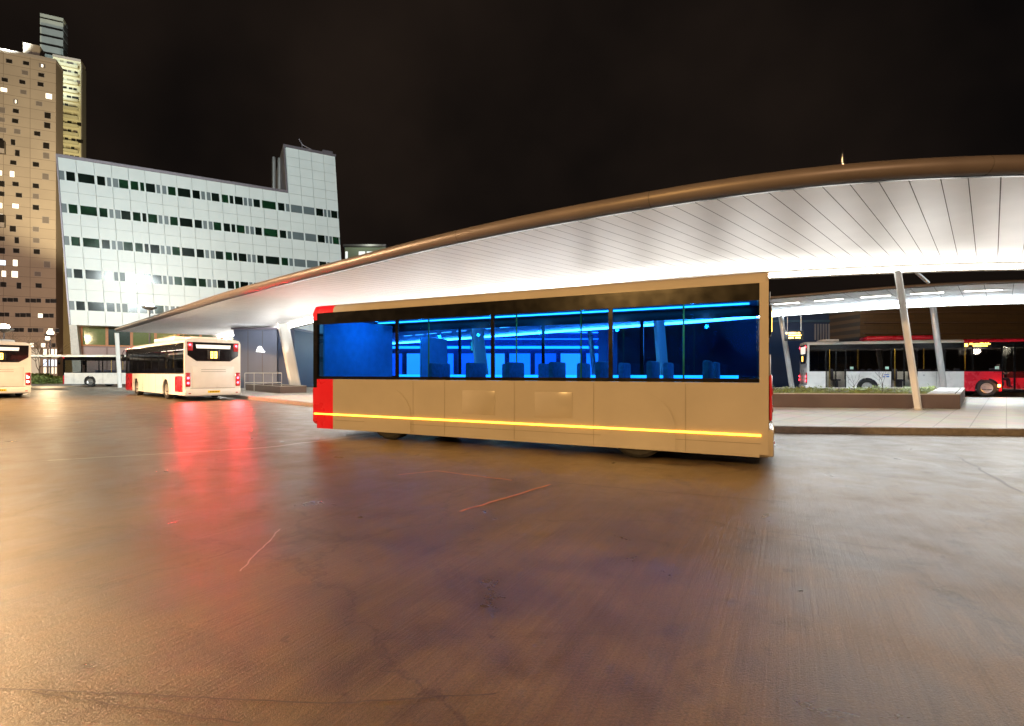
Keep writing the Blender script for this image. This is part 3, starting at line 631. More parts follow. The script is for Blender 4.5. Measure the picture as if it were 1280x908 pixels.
# driver seated in the right bus
def person(name, label, base, scale=1.0, face=0):
    pts = {'hip': (0, 0, .0), 'belly': (0, 0, .18), 'chest': (.02, 0, .40), 'neck': (.03, 0, .55), 'head0': (.05, 0, .62), 'head': (.06, 0, .70), 'crown': (.06, 0, .79),
           'sl': (.02, .19, .47), 'el': (.18, .24, .26), 'hl': (.42, .16, .34), 'sr': (.02, -.19, .47), 'er': (.18, -.24, .26), 'hr': (.42, -.16, .34),
           'tl': (.08, .10, -.02), 'kl': (.46, .12, .0), 'al': (.50, .12, -.42), 'fl': (.62, .12, -.45), 'tr': (.08, -.10, -.02), 'kr': (.46, -.12, .0), 'ar': (.50, -.12, -.42), 'fr': (.62, -.12, -.45)}
    rad = {'hip': .15, 'belly': .14, 'chest': .16, 'neck': .06, 'head0': .075, 'head': .095, 'crown': .07, 'sl': .07, 'sr': .07, 'el': .045, 'er': .045, 'hl': .035, 'hr': .035, 'tl': .09, 'tr': .09, 'kl': .06, 'kr': .06, 'al': .04, 'ar': .04, 'fl': .035, 'fr': .035}
    ks = list(pts); ed = [('hip', 'belly'), ('belly', 'chest'), ('chest', 'neck'), ('neck', 'head0'), ('head0', 'head'), ('head', 'crown'), ('chest', 'sl'), ('sl', 'el'), ('el', 'hl'), ('chest', 'sr'), ('sr', 'er'), ('er', 'hr'),
          ('hip', 'tl'), ('tl', 'kl'), ('kl', 'al'), ('al', 'fl'), ('hip', 'tr'), ('tr', 'kr'), ('kr', 'ar'), ('ar', 'fr')]
    me = bpy.data.meshes.new(name); me.from_pydata([pts[k] for k in ks], [(ks.index(a), ks.index(b)) for a, b in ed], [])
    o = bpy.data.objects.new(name, me); C.objects.link(o)
    sk = o.modifiers.new('skin', 'SKIN'); ss = o.modifiers.new('sub', 'SUBSURF'); ss.levels = 1; ss.render_levels = 1
    for i, k in enumerate(ks): me.skin_vertices[0].data[i].radius = (rad[k], rad[k]); me.skin_vertices[0].data[i].use_root = (k == 'hip')
    dg = bpy.context.evaluated_depsgraph_get(); me2 = bpy.data.meshes.new_from_object(o.evaluated_get(dg)); o.modifiers.clear(); o.data = me2
    me2.materials.clear(); me2.materials.append(M['cloth']); me2.materials.append(M['skin'])
    for p in me2.polygons:
        c = p.center; p.material_index = 1 if (c.z > .54 or (c.x > .38 and c.z > .2)) else 0; p.use_smooth = True
    o.location = base; o.rotation_euler = (0, 0, face); o.scale = (scale,)*3
    tag(o, label, 'person')
    h = MB(); h.lathe([(.0, .83), (.06, .82), (.10, .77), (.105, .70), (.09, .66)], 'z', (.035, 0, 0), 16); ho = h.build('hair', M['hair'], o, smooth=True)
    return o
pp = Vector((RO.x, RO.y))+Vector((math.cos(RA), math.sin(RA)))*9.9+Vector((-math.sin(RA), math.cos(RA)))*-.15
person('person', 'driver in a dark jacket seated at the front doorway of the right bus', (pp.x, pp.y, 1.0), 1.0, RA)
part('seat', M['seat_dark'], rightbus, (9.65, 10.1, -.4, .1, .6, .86), (9.58, 9.68, -.4, .1, .86, 1.6), r=.03)

# ------------------------------------------------------------------ planter, plants, railings, board
def planter(name, label, pts, h, coping_w=.35):
    root = empty(name, (0, 0, 0), 0, label, 'planter', 'low planters on the platform')
    P_ = [Vector(p) for p in pts]; n = len(P_); cx = sum(P_, Vector((0, 0)))/n
    w = MB(); c = MB(); s = MB(); ins = []
    for i in range(n):
        a_, b_, c_ = P_[i-1], P_[i], P_[(i+1) % n]; d1 = (b_-a_).normalized(); d2 = (c_-b_).normalized(); nn = Vector((-d1.y-d2.y, d1.x+d2.x)).normalized()
        ins.append(b_+nn*.12/max(.3, nn.dot(Vector((-d1.y, d1.x)))))
    for i in range(n):
        j = (i+1) % n; a_, b_, c_, d_ = P_[i], P_[j], ins[j], ins[i]
        w.add([(a_.x, a_.y, .15), (b_.x, b_.y, .15), (b_.x, b_.y, .15+h-.03), (a_.x, a_.y, .15+h-.03)], [(0, 1, 2, 3)])
        w.add([(d_.x, d_.y, .3), (c_.x, c_.y, .3), (c_.x, c_.y, .15+h-.03), (d_.x, d_.y, .15+h-.03)], [(0, 1, 2, 3)])
        c.add([(a_.x, a_.y, .15+h-.03), (b_.x, b_.y, .15+h-.03), (b_.x, b_.y, .15+h), (a_.x, a_.y, .15+h), (d_.x, d_.y, .15+h), (c_.x, c_.y, .15+h), (d_.x, d_.y, .15+h-.03), (c_.x, c_.y, .15+h-.03)],
              [(0, 1, 2, 3), (3, 2, 5, 4), (4, 5, 7, 6)])
    s.add([(v.x, v.y, .15+h-.1) for v in ins], [list(range(n))])
    w.build('planter_wall', M['bronze'], root); c.build('coping', M['coping'], root); s.build('soil', M['soil'], root)
    return root, ins
pl, ins = planter('planter', 'long low bronze clad planter with green ground cover beneath the front column', [(15.1, 17.25), (21.5, 24.3), (9.5, 24.6), (3.2, 28), (.2, 23.2), (7.2, 18.3)], .5)
m = MB(); m.add([(14.98, 17.34, .656), (21.25, 24.25, .656), (20.2, 24.2, .656), (14.1, 17.42, .656)], [(0, 1, 2, 3)]); m.build('end_slab', M['coping'], pl)
def inside(p, poly):
    r_ = False; n = len(poly)
    for i in range(n):
        a_, b_ = poly[i], poly[i-1]
        if (a_[1] > p[1]) != (b_[1] > p[1]) and p[0] < (b_[0]-a_[0])*(p[1]-a_[1])/(b_[1]-a_[1])+a_[0]: r_ = not r_
    return r_
random.seed(11); gm = MB(); inset = [(v.x, v.y) for v in ins]
cl = [(random.uniform(0, 20), random.uniform(17, 28), random.uniform(.3, 1)) for _ in range(400)]
for (cx, cy, k) in cl:
    if not inside((cx, cy), inset) : continue
    for _ in range(int(60*k)):
        p = Vector((cx+random.gauss(0, .28), cy+random.gauss(0, .28)))
        if not inside((p.x, p.y), inset) or p.x > 14.0+(p.y-17.42)*.9: continue
        z = .55+abs(random.gauss(0, .10))*k+.02; s = random.uniform(.035, .075); v = Vector((random.gauss(0, 1), random.gauss(0, 1), random.gauss(0, .8))).normalized(); u = v.orthogonal().normalized()
        c_ = Vector((p.x, p.y, z)); gm.add([c_-v*s, c_+u*s*.5, c_+v*s, c_-u*s*.5], [(0, 1, 2, 3)])
tag(gm.build('ground_cover', M['leaf']), 'green ground cover plants filling the planter', 'plants', kind='stuff')
def twig_tree(name, label, base, h, spread, seed, cat='tree', group=None, n0=5, r0=.03, depth=4):
    rnd = random.Random(seed); root = empty(name, base, 0, label, cat, group)
    t = MB(); t.tube([(0, 0, 0), (rnd.uniform(-.02, .02)*h, 0, h*.35)], [r0, r0*.75]); t.build('trunk', M['bark'], root, smooth=True)
    cr_ = MB()
    def br(p, d, l, r, k):
        q = p+d*l; mid = p+d*l*.5+Vector((rnd.uniform(-1, 1), rnd.uniform(-1, 1), 0))*l*.06
        cr_.tube([p, mid, q], [r, r*.8, r*.6], 5)
        if k == 0: return
        for _ in range(3 if k > 1 else 2):
            e = (d+Vector((rnd.uniform(-1, 1), rnd.uniform(-1, 1), rnd.uniform(-.3, .5)))*spread).normalized(); br(q, e, l*rnd.uniform(.6, .85), r*.6, k-1)
    for i in range(n0):
        br(Vector((0, 0, h*rnd.uniform(.2, .35))), Vector((rnd.uniform(-1, 1)*spread, rnd.uniform(-1, 1)*spread, 1)).normalized(), h*.26, r0*.6, depth-1)
    cr_.build('branches', M['bark'], root)
    return root
twig_tree('bare_shrub', 'smaller bare twiggy shrub in the planter, in front of the right bus rear wheel', (X(1068, 20), 20, .55), .95, .8, 1, 'shrub', 'bare shrubs in the planter', 4, .012, 3)
twig_tree('bare_shrub', 'larger bare twiggy shrub in the planter closest to the front column', (X(1103, 19.6), 19.6, .55), 1.1, .8, 2, 'shrub', 'bare shrubs in the planter', 4, .012, 3)
twig_tree('bare_tree', 'bare leafless street tree above the roof of the left bus', (X(22, 60), 60, .13), 6.3, .8, 3, 'tree', 'bare street trees', 5, .09, 4)
twig_tree('bare_tree', 'bare leafless street tree in front of the lit shop windows', (X(49, 62), 62, .13), 5.6, .7, 5, 'tree', 'bare street trees', 5, .08, 4)
# hanging departure board
db = empty('departure_board', (X(994, 28.8), 28.8, 3.45), R(-12), 'small hanging departure board with amber lines beside the far column', 'sign')
part('case', M['board'], db, (-.55, .42, -.07, .07, -.3, .25), r=.02)
m = MB()
for i, (x0, x1) in enumerate(((-.36, .05), (.10, .22), (-.36, .28), (-.36, -.1), (.0, .24))):
    z = (.13, .13, 0, -.14, -.14)[i]; x = x0
    while x < x1: w = random.uniform(.04, .09); m.box(x, min(x+w, x1), -.078, -.071, z-.035, z+.035); x += w+.012
m.box(-.5, -.42, -.078, -.071, .08, .16)
m.build('led_text', M['amber'], db)
m = MB()
for x in (-.4, .3): m.tube([(x, 0, .24), (x, 0, 1.48)], .02)
m.build('hanger', M['steel'], db)
# railing near the left column
rl = empty('railing', (0, 0, 0), 0, 'low metal railing beside the wide white column, behind the parked bus', 'railing')
ra = Vector((X(306, 33), 33)); rb_ = Vector((X(352, 33.6), 33.6))
for (z, nm) in ((1.32, 'handrail'), (.70, 'lower_rail')):
    m = MB(); m.tube([(ra.x, ra.y, z), (rb_.x, rb_.y, z)], .03); m.build(nm, M['white_paint'], rl, smooth=True)
for k in range(5):
    p = ra.lerp(rb_, k/4); m = MB(); m.tube([(p.x, p.y, .15), (p.x, p.y, 1.32)], .022); m.build('post', M['white_paint'], rl, smooth=True)
planter('planter', 'short dark planter box at the foot of the railing near the parked bus', [(-18.2, 35.0), (-13.5, 29.8), (-12.4, 30.9), (-17.2, 36.2)], .42)

# ------------------------------------------------------------------ white office block
WB = empty('office_building', (-49.7, 56, 0), math.atan2(.489, .872), 'white panelled office block with rows of dark strip windows and a raised corner', 'building')
M['panel'] = pb('white_cladding', (.70, .74, .73), .38, var=.04, scale=.5, coat=.2)
M['panel_gap'] = pb('cladding_gap', (.48, .52, .52), .7)
M['win_dark'] = pb('window_dark', (.004, .010, .007), .12, var=.6, scale=.35, coat=.5)
M['win_green'] = pb('window_green', (.006, .035, .014), .12, var=.6, scale=.5, coat=.5)
M['win_grey'] = pb('window_blind', (.10, .13, .14), .4, var=.1, scale=.8)
M['trim'] = pb('parapet_metal', (.20, .17, .19), .4, .5)
M['orange_frame'] = pb('orange_frame', (.42, .15, .035), .5)
M['brown_panel'] = pb('brown_panel', (.20, .12, .11), .55, var=.1, scale=.6)
sh = .06
def SX(u, z): return u+(24.9-z)*sh
bays = [55, 118, 182, 248, 312, 378, 440, 502, 568, 628, 690, 750, 810, 865, 914, 965, 1018, 1070, 1122, 1182]
def bu(x):
    for i in range(19):
        if x <= bays[i+1]: return (i+(x-bays[i])/(bays[i+1]-bays[i]))*1.553
    return 29.5
wl = [('g', 56, 73), ('b', 80, 110), ('b', 121, 180), ('b', 190, 220), ('g', 228, 243), ('g', 250, 270), ('b', 273, 308), ('b', 318, 348), ('b', 356, 372), ('b', 379, 414), ('g', 420, 434), ('g', 442, 458), ('b', 465, 495), ('b', 504, 558), ('b', 568, 597),
      ('g', 603, 618), ('g', 625, 641), ('b', 646, 678), ('b', 689, 716), ('b', 722, 738), ('b', 744, 778), ('g', 783, 797), ('g', 803, 818), ('b', 824, 850), ('b', 859, 910), ('b', 919, 944), ('g', 950, 964), ('g', 970, 1017), ('g', 1023, 1069), ('b', 1076, 1106), ('g', 1110, 1121), ('g', 1127, 1140), ('b', 1144, 1175), ('g', 1178, 1184)]
rows = [8.2+3.56*k for k in range(5)]; RH = 1.08; LEN = 29.5; TOPL = 24.9; TOPR = 30.9; ucut = bu(960)
def quadbox(mb, u0, u1, z0, z1, y0, y1):
    mb.add([(SX(u0, z0), y0, z0), (SX(u1, z0), y0, z0), (SX(u1, z1), y0, z1), (SX(u0, z1), y0, z1), (SX(u0, z0), y1, z0), (SX(u1, z0), y1, z0), (SX(u1, z1), y1, z1), (SX(u0, z1), y1, z1)],
           [(0, 1, 2, 3), (7, 6, 5, 4), (0, 3, 7, 4), (1, 5, 6, 2), (0, 4, 5, 1), (3, 2, 6, 7)])
core = MB(); quadbox(core, .02, LEN-.02, 6.6, TOPL-.05, .22, 14); quadbox(core, ucut+.02, LEN-.02, TOPL-.05, TOPR-.05, .22, 14); core.build('wall_core', M['panel'], WB)
bands = []
z = 6.6
for r_ in rows: bands.append((z, r_)); z = r_+RH
bands.append((z, TOPL))
def panels(z0, z1, b0, b1):
    cl_ = MB(); nz_ = max(1, round((z1-z0)/1.25))
    for i in range(b0, b1):
        for k in range(nz_):
            za = z0+(z1-z0)*k/nz_; zb = z0+(z1-z0)*(k+1)/nz_; g_ = .018
            quadbox(cl_, i*1.553+g_, (i+1)*1.553-g_, za+(g_*.6 if k else 0), zb-(g_*.6 if k < nz_-1 else 0), .0, .14)
    cl_.build('cladding_band', M['panel'], WB)
for (a_, b_) in bands: panels(a_, b_, 0, 19)
panels(TOPL+.03, TOPR, 15, 19)
bk = MB(); quadbox(bk, 0.0, LEN, 6.6, TOPL-.02, .14, .21); quadbox(bk, ucut+.03, LEN, TOPL-.02, TOPR-.02, .14, .21); bk.build('cladding_back', M['panel_gap'], WB)
random.seed(5)
for ri, r_ in enumerate(rows):
    st = MB(); quadbox(st, 0.02, LEN-.02, r_+.001, r_+RH-.001, .03, .138); st.build('window_band', M['panel'], WB)
    for (t_, x0, x1) in wl:
        if ri == 0 and x0 > 560: continue
        if ri == 1 and x0 > 860: continue
        off = 0; u0, u1 = bu(x0), bu(x1)
        mt = M['win_grey'] if t_ == 'g' else (M['win_green'] if random.random() < (.35 if ri > 2 or ri == 2 else .55) else M['win_dark'])
        w_ = MB(); quadbox(w_, u0, u1, r_+.05, r_+RH-.05, -.0, .028)
        w_.build('blind_panel' if t_ == 'g' else 'window', mt, WB)
# parapet trim following the stepped roof line
tr = MB(); quadbox(tr, -.12, ucut-.15, TOPL+.003, TOPL+.32, -.12, 14); quadbox(tr, ucut-.15, ucut+.02, TOPL+.003, TOPR+.32, -.12, 14); quadbox(tr, ucut+.02, LEN+.1, TOPR+.003, TOPR+.32, -.12, 14)
tr.build('parapet', M['trim'], WB)
tr = MB(); quadbox(tr, -.14, -.003, 6.6, TOPL, -.05, 14); tr.build('edge_trim', M['trim'], WB)
# ground storey: recessed windows in orange frames, brown panels, leaning pier
gs = MB(); gs.box(SX(.3, 6), LEN+2, 1.6, 14, 0, 6.58); gs.build('ground_storey', M['brown_panel'], WB)
u = SX(.6, 6)
random.seed(9)
for k in range(9):
    fr = part('window_frame', M['orange_frame'], WB, (u, u+2.3, 1.46, 1.59, 4.35, 4.5), (u, u+.12, 1.46, 1.59, 4.5, 6.55), (u+2.18, u+2.3, 1.46, 1.59, 4.5, 6.55))
    part('pane', pb('shop_glass', random.choice([(.02, .05, .02), (.10, .13, .03), (.015, .03, .02)]), .12, coat=.4), fr, (u+.12, u+2.18, 1.52, 1.585, 4.5, 6.55))
    part('roller_panel', pb('roller', (.30, .20, .19), .5, var=.06), WB, (u+.1, u+2.2, 1.5, 1.59, .4, 4.2)) if k % 3 != 2 else None
    u += 2.32
pi = MB(); pi.prism([(SX(-.1, 6.6), 6.58), (SX(.55, 6.6), 6.58), (2.15, .13), (1.35, .13)], 'y', -.1, .9); pi.build('leaning_pier', M['coping'], WB)
# rooftop gear
for k, uu in enumerate((ucut-1.25, ucut-.55)):
    m = MB(); m.lathe([(.24, TOPL+.2), (.24, TOPL+5.9), (.20, TOPL+6.3)], 'z', (uu, 5, 0), 16); m.build('flue', M['steel'], WB, smooth=True)
m = MB(); uu = SX(bu(1045), TOPR); m.tube([(uu, 3, TOPR+.3), (uu, 3, TOPR+2.2)], .07); m.tube([(uu-.4, 3, TOPR+2.7), (uu, 3, TOPR+2.0), (uu+3.0, 3, TOPR+.9)], .08); m.bevbox(uu+2.6, uu+4.0, 2.4, 3.6, TOPR+.35, TOPR+1.7, r=.1); m.bevbox(uu-.8, uu+.5, 2.6, 3.4, TOPR+.3, TOPR+.6, r=.05)
m.build('window_cleaning_hoist', M['trim'], WB)

# ------------------------------------------------------------------ towers
M['tower'] = brickmat('tower_concrete', (.30, .23, .19), (.28, .215, .18), (.19, .14, .11), 7.0, 3.0, .8, 0, .05)
def tower_wall_mat():
    m = bpy.data.materials.new('tower_concrete_wall'); m.use_nodes = True; t = m.node_tree; p = t.nodes['Principled BSDF']; L = t.links.new
    tc = t.nodes.new('ShaderNodeTexCoord'); sx = t.nodes.new('ShaderNodeSeparateXYZ'); cb = t.nodes.new('ShaderNodeCombineXYZ'); L(tc.outputs['Object'], sx.inputs[0]); L(sx.outputs['X'], cb.inputs['X']); L(sx.outputs['Z'], cb.inputs['Y'])
    b = t.nodes.new('ShaderNodeTexBrick'); b.offset = 0; b.inputs['Scale'].default_value = 1; b.inputs['Brick Width'].default_value = 6.2; b.inputs['Row Height'].default_value = 3.05; b.inputs['Mortar Size'].default_value = .07
    b.inputs['Color1'].default_value = (.34, .27, .22, 1); b.inputs['Color2'].default_value = (.31, .245, .20, 1); b.inputs['Mortar'].default_value = (.20, .15, .12, 1); L(cb.outputs[0], b.inputs['Vector'])
    n = t.nodes.new('ShaderNodeTexNoise'); n.inputs['Scale'].default_value = .12; n.inputs['Detail'].default_value = 6; L(tc.outputs['Object'], n.inputs['Vector'])
    r = t.nodes.new('ShaderNodeMapRange'); r.inputs['To Min'].default_value = .8; r.inputs['To Max'].default_value = 1.15; L(n.outputs['Fac'], r.inputs['Value'])
    mx = t.nodes.new('ShaderNodeMix'); mx.data_type = 'RGBA'; mx.blend_type = 'MULTIPLY'; mx.inputs[0].default_value = 1; L(b.outputs['Color'], mx.inputs[6]); L(r.outputs[0], mx.inputs[7]); L(mx.outputs[2], p.inputs['Base Color'])
    p.inputs['Roughness'].default_value = .85
    return m
M['towerwall'] = tower_wall_mat()
M['win_lit'] = em('window_lit', (1, .86, .62), 2.2); M['win_lit_cool'] = em('window_lit_cool', (.62, .8, 1), 1.8)
M['win_d'] = pb('tower_window', (.015, .012, .010), .3, coat=.3); M['win_g'] = pb('tower_window_blind', (.16, .13, .12), .4); M['frame_w'] = pb('window_frame_grey', (.30, .25, .23), .6)
YT = 160
TH = R(25); CT, ST = math.cos(TH), math.sin(TH)
def rot_frame(pxr, Yr):
    Xr = X(pxr, Yr)
    def u_(px):
        k = (px-640)/640; return (k*Yr-Xr)/(CT-k*ST)
    def Yp(px): return Yr+u_(px)*ST
    return Xr, u_, Yp
Xr, tx, tY = rot_frame(70, YT)
tw = empty('residential_tower', (Xr, YT, 0), TH, 'tall tan concrete tower at the left edge with scattered small windows', 'building')
H1 = Z(78, YT)
part('wall', M['towerwall'], tw, (tx(-120), tx(70), 0, 6, 9.2, H1))
part('parapet', M['frame_w'], tw, (tx(-120), tx(70.3), -.15, 6, H1+.003, H1+.9))
part('roof_plant', M['towerwall'], tw, (tx(27), tx(48), 1, 5, H1+.9, H1+4.6))
part('ground_storey', M['towerwall'], tw, (tx(-120), tx(70), 1.2, 6, 0, 9.2-.003))
tl = [(70,102,46,28,'d'),(198,118,44,26,'d'),(320,137,46,30,'p'),(190,190,44,28,'g'),(313,207,44,28,'d'),(37,243,46,28,'d'),(170,260,44,28,'d'),(308,277,44,30,'d'),(30,318,48,28,'L'),(178,336,44,28,'g'),(370,367,46,38,'L'),(120,408,30,34,'p'),(297,424,46,30,'g'),(16,472,44,40,'g'),(121,479,44,30,'d'),(361,513,46,44,'d'),(16,545,40,30,'g'),(116,554,46,32,'d'),(358,588,46,42,'d'),(23,623,46,34,'g'),(132,634,46,34,'g'),(283,650,46,32,'d'),(10,706,26,42,'d'),(100,715,32,42,'d'),(350,741,46,44,'d'),(350,817,44,42,'g'),(132,797,34,46,'d')]
tl = [(a, b_, c_, d_, e, 60) for (a, b_, c_, d_, e) in tl]
t2 = [(102,22,46,30,'d'),(92,108,32,42,'L'),(5,100,20,34,'L'),(273,36,46,34,'d'),(345,128,46,44,'g'),(15,182,42,42,'d'),(119,184,46,32,'d'),(272,198,46,34,'d'),(16,258,36,34,'d'),(144,268,46,32,'d'),(272,277,44,36,'g'),(5,346,24,38,'L'),(118,350,46,32,'L'),(272,361,46,36,'d'),(145,434,46,36,'d'),(346,456,48,46,'g'),(10,430,24,40,'L'),(98,522,46,44,'d'),(272,525,44,34,'g'),(16,596,42,34,'d'),(128,609,32,46,'d'),(275,610,46,34,'g'),(16,688,44,44,'d'),(124,688,46,34,'d'),(279,695,46,36,'d'),(20,778,46,36,'C'),(116,780,34,46,'L'),(357,792,46,46,'g'),(30,862,32,44,'L'),(112,866,46,46,'L'),(286,864,46,32,'g')]
tl += [(a, b_, c_, d_, e, 200) for (a, b_, c_, d_, e) in t2]
t3 = [(26,157,46,36,'d'),(144,166,34,46,'d'),(293,165,46,34,'d')]
for (cxx, cy, kinds) in ((78, 273, 'ddd'), (252, 278, 'ddd'), (403, 281, 'ddd'), (12, 384, 'ddd'), (175, 388, 'ddd'), (348, 392, 'Ldd'), (122, 500, 'gdd'), (270, 502, 'ddg'), (425, 505, 'Lgd'), (196, 614, 'LgL'), (370, 616, 'Lgd'), (30, 612, 'LgL')):
    for k, e in enumerate(kinds): t3.append((cxx+(k-1)*42, cy, 34 if k != 1 else 42, 30, e))
tl += [(a, b_, c_, d_, e, 330) for (a, b_, c_, d_, e) in t3]
for (a, b_, c_, d_, e, y0) in tl:
    x0, x1 = tx((a-c_/2)/6.05), tx((a+c_/2)/6.05); YY = tY(a/6.05); z1, z0 = Z(y0+(b_-d_/2)/6.05, YY), Z(y0+(b_+d_/2)/6.05, YY)
    if x1 > tx(70): x1 = tx(69.6)
    mt = {'d': M['win_d'], 'g': M['win_g'], 'L': M['win_lit'], 'C': M['win_lit_cool'], 'p': M['win_g']}[e]
    f = part('window', M['frame_w'], tw, (x0-.12, x1+.12, -.06, -.003, z0-.12, z1+.12))
    p_ = part('pane', mt, f, (x0, x1, -.10, -.061, z0, z1))
    if e == 'p': part('lit_lamp', M['win_lit'], f, ((x0*2+x1)/3, (x0+x1*2)/3, -.13, -.101, z0+.2, z1-.2))
for (py) in (194, 283):
    b0 = Z(py+8, YT); o = part('balcony', M['win_d'], tw, (tx(-2), tx(7.5), -1.2, -.003, b0, b0+3.8)); part('balcony_rail', M['frame_w'], o, (tx(-2.4), tx(7.9), -1.4, -1.25, b0-.1, b0+1.3))
# lit shop fronts at its foot
for (x0, x1, nm) in ((32, 49, 'dark'), (52, 57, 'l'), (58, 66, 'l'), (66.5, 69.8, 'l')):
    f = part('shop_window', M['frame_w'], tw, (tx(x0), tx(x1), 1.05, 1.19, .6, 8.8))
    if nm == 'l':
        part('upper_glass', M['win_lit'], f, (tx(x0+.6), tx(x1-.6), 1.0, 1.045, 5.8, 8.5)); part('sign_band', M['win_lit_cool'], f, (tx(x0+.6), tx(x1-.6), 1.0, 1.045, 3.2, 5.2)); part('lower_glass', em('shop_glow', (1, .85, .6), 1.1), f, (tx(x0+.6), tx(x1-.6), 1.0, 1.045, .8, 2.8))
    else:
        part('upper_glass', em('dim_shop', (1, .8, .5), .25), f, (tx(x0+.6), tx(x1-.6), 1.0, 1.045, .8, 8.5))
# lit gallery tower behind
YG = 185
Xg, gx, gY = rot_frame(101, YG)
gt = empty('gallery_tower', (Xg, YG, 0), TH, 'pale yellow lit tower with open gallery floors behind the tan tower', 'building')
M['gal_wall'] = pb('gallery_wall', (.62, .58, .42), .7, var=.06, scale=.3)
zt = Z(78, YG)
part('wall', M['gal_wall'], gt, (gx(66), gx(101), 0, 5, 0, zt))
part('roof_edge', M['frame_w'], gt, (gx(66), gx(101.3), -.3, 5, zt+.003, zt+.8))
m = MB(); m.box(.01, .25, .3, 4.9, 0, zt-.6); m.build('side_wall', pb('gallery_side', (.16, .14, .12), .8), gt)
random.seed(21)
for k in range(12):
    zz = Z(79.2+10.5*k+.9, YG)
    fl = part('gallery_floor', M['gal_wall'], gt, (gx(72.5), gx(98.5), -1.2, -.003, zz-2.3, zz-1.35))
    xx = gx(75)
    while xx < gx(98):
        w = random.choice((1.0, 1.2, 1.9)); mt = random.choice((M['win_d'], M['win_d'], M['win_g'], pb('win_tan', (.40, .34, .22), .5)))
        part('gallery_window', mt, fl, (xx, xx+w, -.05, -.004, zz-1.32, zz-.05)); xx += w+random.choice((.25, .3, .6, .9))
# upper stepped block
YU = 200
Xu, ux, uY = rot_frame(79, YU)
ut = empty('upper_tower', (Xu, YU, 0), TH, 'topmost narrow white and dark banded tower block rising above the tan tower', 'building')
M['ut_wall'] = pb('upper_wall', (.52, .55, .52), .6, var=.06, scale=.4)
zt = Z(23, YU)
part('core', M['win_d'], ut, (ux(50.5), -.2, .3, 4.8, 0, zt-.2))
z = zt
for k in range(9):
    part('floor_band', M['ut_wall'], ut, (ux(50), 0, 0, 5, z-2.4 if k else z-1.2, z)); z -= 3.35 if k else 1.9
m = MB(); m.lathe([(1.2, zt), (1.2, zt+.7), (.6, zt+1.3)], 'z', (ux(66), 2.5, 0), 12); m.build('beacon', M['ut_wall'], ut, smooth=True)
lamp('SPOT', 'tower_top_light', (-150, 150, 100), (.85, 1, .95), 60000, (X(66, YU), YU, 128), 1, 80, .5)

# little lit block behind the canopy line
YB = 118
bb = empty('distant_building', (X(431, YB), YB, 0), 0, 'small distant building with bright top floor windows right of the white block', 'building')
bx = lambda px: X(px, YB)-X(431, YB)
zt = Z(306, YB); M['bbw'] = pb('pale_render', (.36, .38, .30), .7, emis=(.5, .55, .4), es=.0)
part('wall', M['bbw'], bb, (0, bx(482), 0, 12, 0, zt-.5)); part('roof', M['trim'], bb, (-.3, bx(483), -.4, 12, zt-.497, zt))
for (x0, x1) in ((431.3, 435.3), (448, 457), (458, 467)):
    f = part('window', M['frame_w'], bb, (bx(x0), bx(x1), -.06, -.003, zt-4.2, zt-1.5)); part('pane', em('bright_pane', (.95, 1, .95), 1.0), f, (bx(x0)+.1, bx(x1)-.1, -.1, -.061, zt-4.1, zt-1.6))
lamp('POINT', 'roof_light', (X(445, 112), 112, zt+1.5), (.85, 1, .75), 900, size=.5)

# ------------------------------------------------------------------ backdrop buildings behind the platforms
M['navy'] = pb('navy_cladding', (.030, .050, .10), .45, var=.25, scale=.4)
M['brownwall'] = brickmat('brown_brick', (.085, .058, .035), (.07, .048, .03), (.04, .03, .022), .8, .25, .8)
def brick_facade(mat_name, c1, c2, mo, w, h):
    m = bpy.data.materials.new(mat_name); m.use_nodes = True; t = m.node_tree; p = t.nodes['Principled BSDF']; L = t.links.new
    tc = t.nodes.new('ShaderNodeTexCoord'); sx = t.nodes.new('ShaderNodeSeparateXYZ'); cb = t.nodes.new('ShaderNodeCombineXYZ'); L(tc.outputs['Object'], sx.inputs[0]); L(sx.outputs['X'], cb.inputs['X']); L(sx.outputs['Z'], cb.inputs['Y'])
    b = t.nodes.new('ShaderNodeTexBrick'); b.inputs['Scale'].default_value = 1; b.inputs['Brick Width'].default_value = w; b.inputs['Row Height'].default_value = h; b.inputs['Mortar Size'].default_value = .015
    b.inputs['Color1'].default_value = (*c1, 1); b.inputs['Color2'].default_value = (*c2, 1); b.inputs['Mortar'].default_value = (*mo, 1); L(cb.outputs[0], b.inputs['Vector']); L(b.outputs['Color'], p.inputs['Base Color']); p.inputs['Roughness'].default_value = .75
    return m
M['brownf'] = brick_facade('brown_brick_facade', (.115, .075, .04), (.09, .06, .034), (.05, .04, .03), 1.1, .3)
bw = empty('brick_building', (X(1075, 41), 41, 0), 0, 'dark brown brick building behind the right bus', 'building')
part('wall', M['brownf'], bw, (0, 60, 0, 10, 0, 7.0)); part('cornice', M['bronze'], bw, (-.2, 60, -.15, 10, 7.003, 7.25))
for k in range(8): part('ledge', M['bronze'], bw, (0.3, 59, -.12, -.003, 3.6+k*.42*2, 3.68+k*.42*2)) if k < 4 else None
nb = empty('navy_building', (X(985, 45)-45, 45, 0), 0, 'dark blue ribbed building behind the far column and departure board', 'building')
part('wall', M['navy'], nb, (30, X(1078, 45)-X(985, 45)+45, 0, 10, 0, 6.6))
m = MB()
for k in range(18): m.box(X(1018, 45)-X(985, 45)+45+k*.24, X(1018, 45)-X(985, 45)+45+k*.24+.08, -.12, -.003, 4.2, 5.6)
m.build('ribbed_louvre', M['steel'], nb)
part('band', pb('teal_band', (.05, .10, .14), .5), nb, (30, X(1076, 45)-X(985, 45)+45, -.14, -.003, 5.75, 5.95))
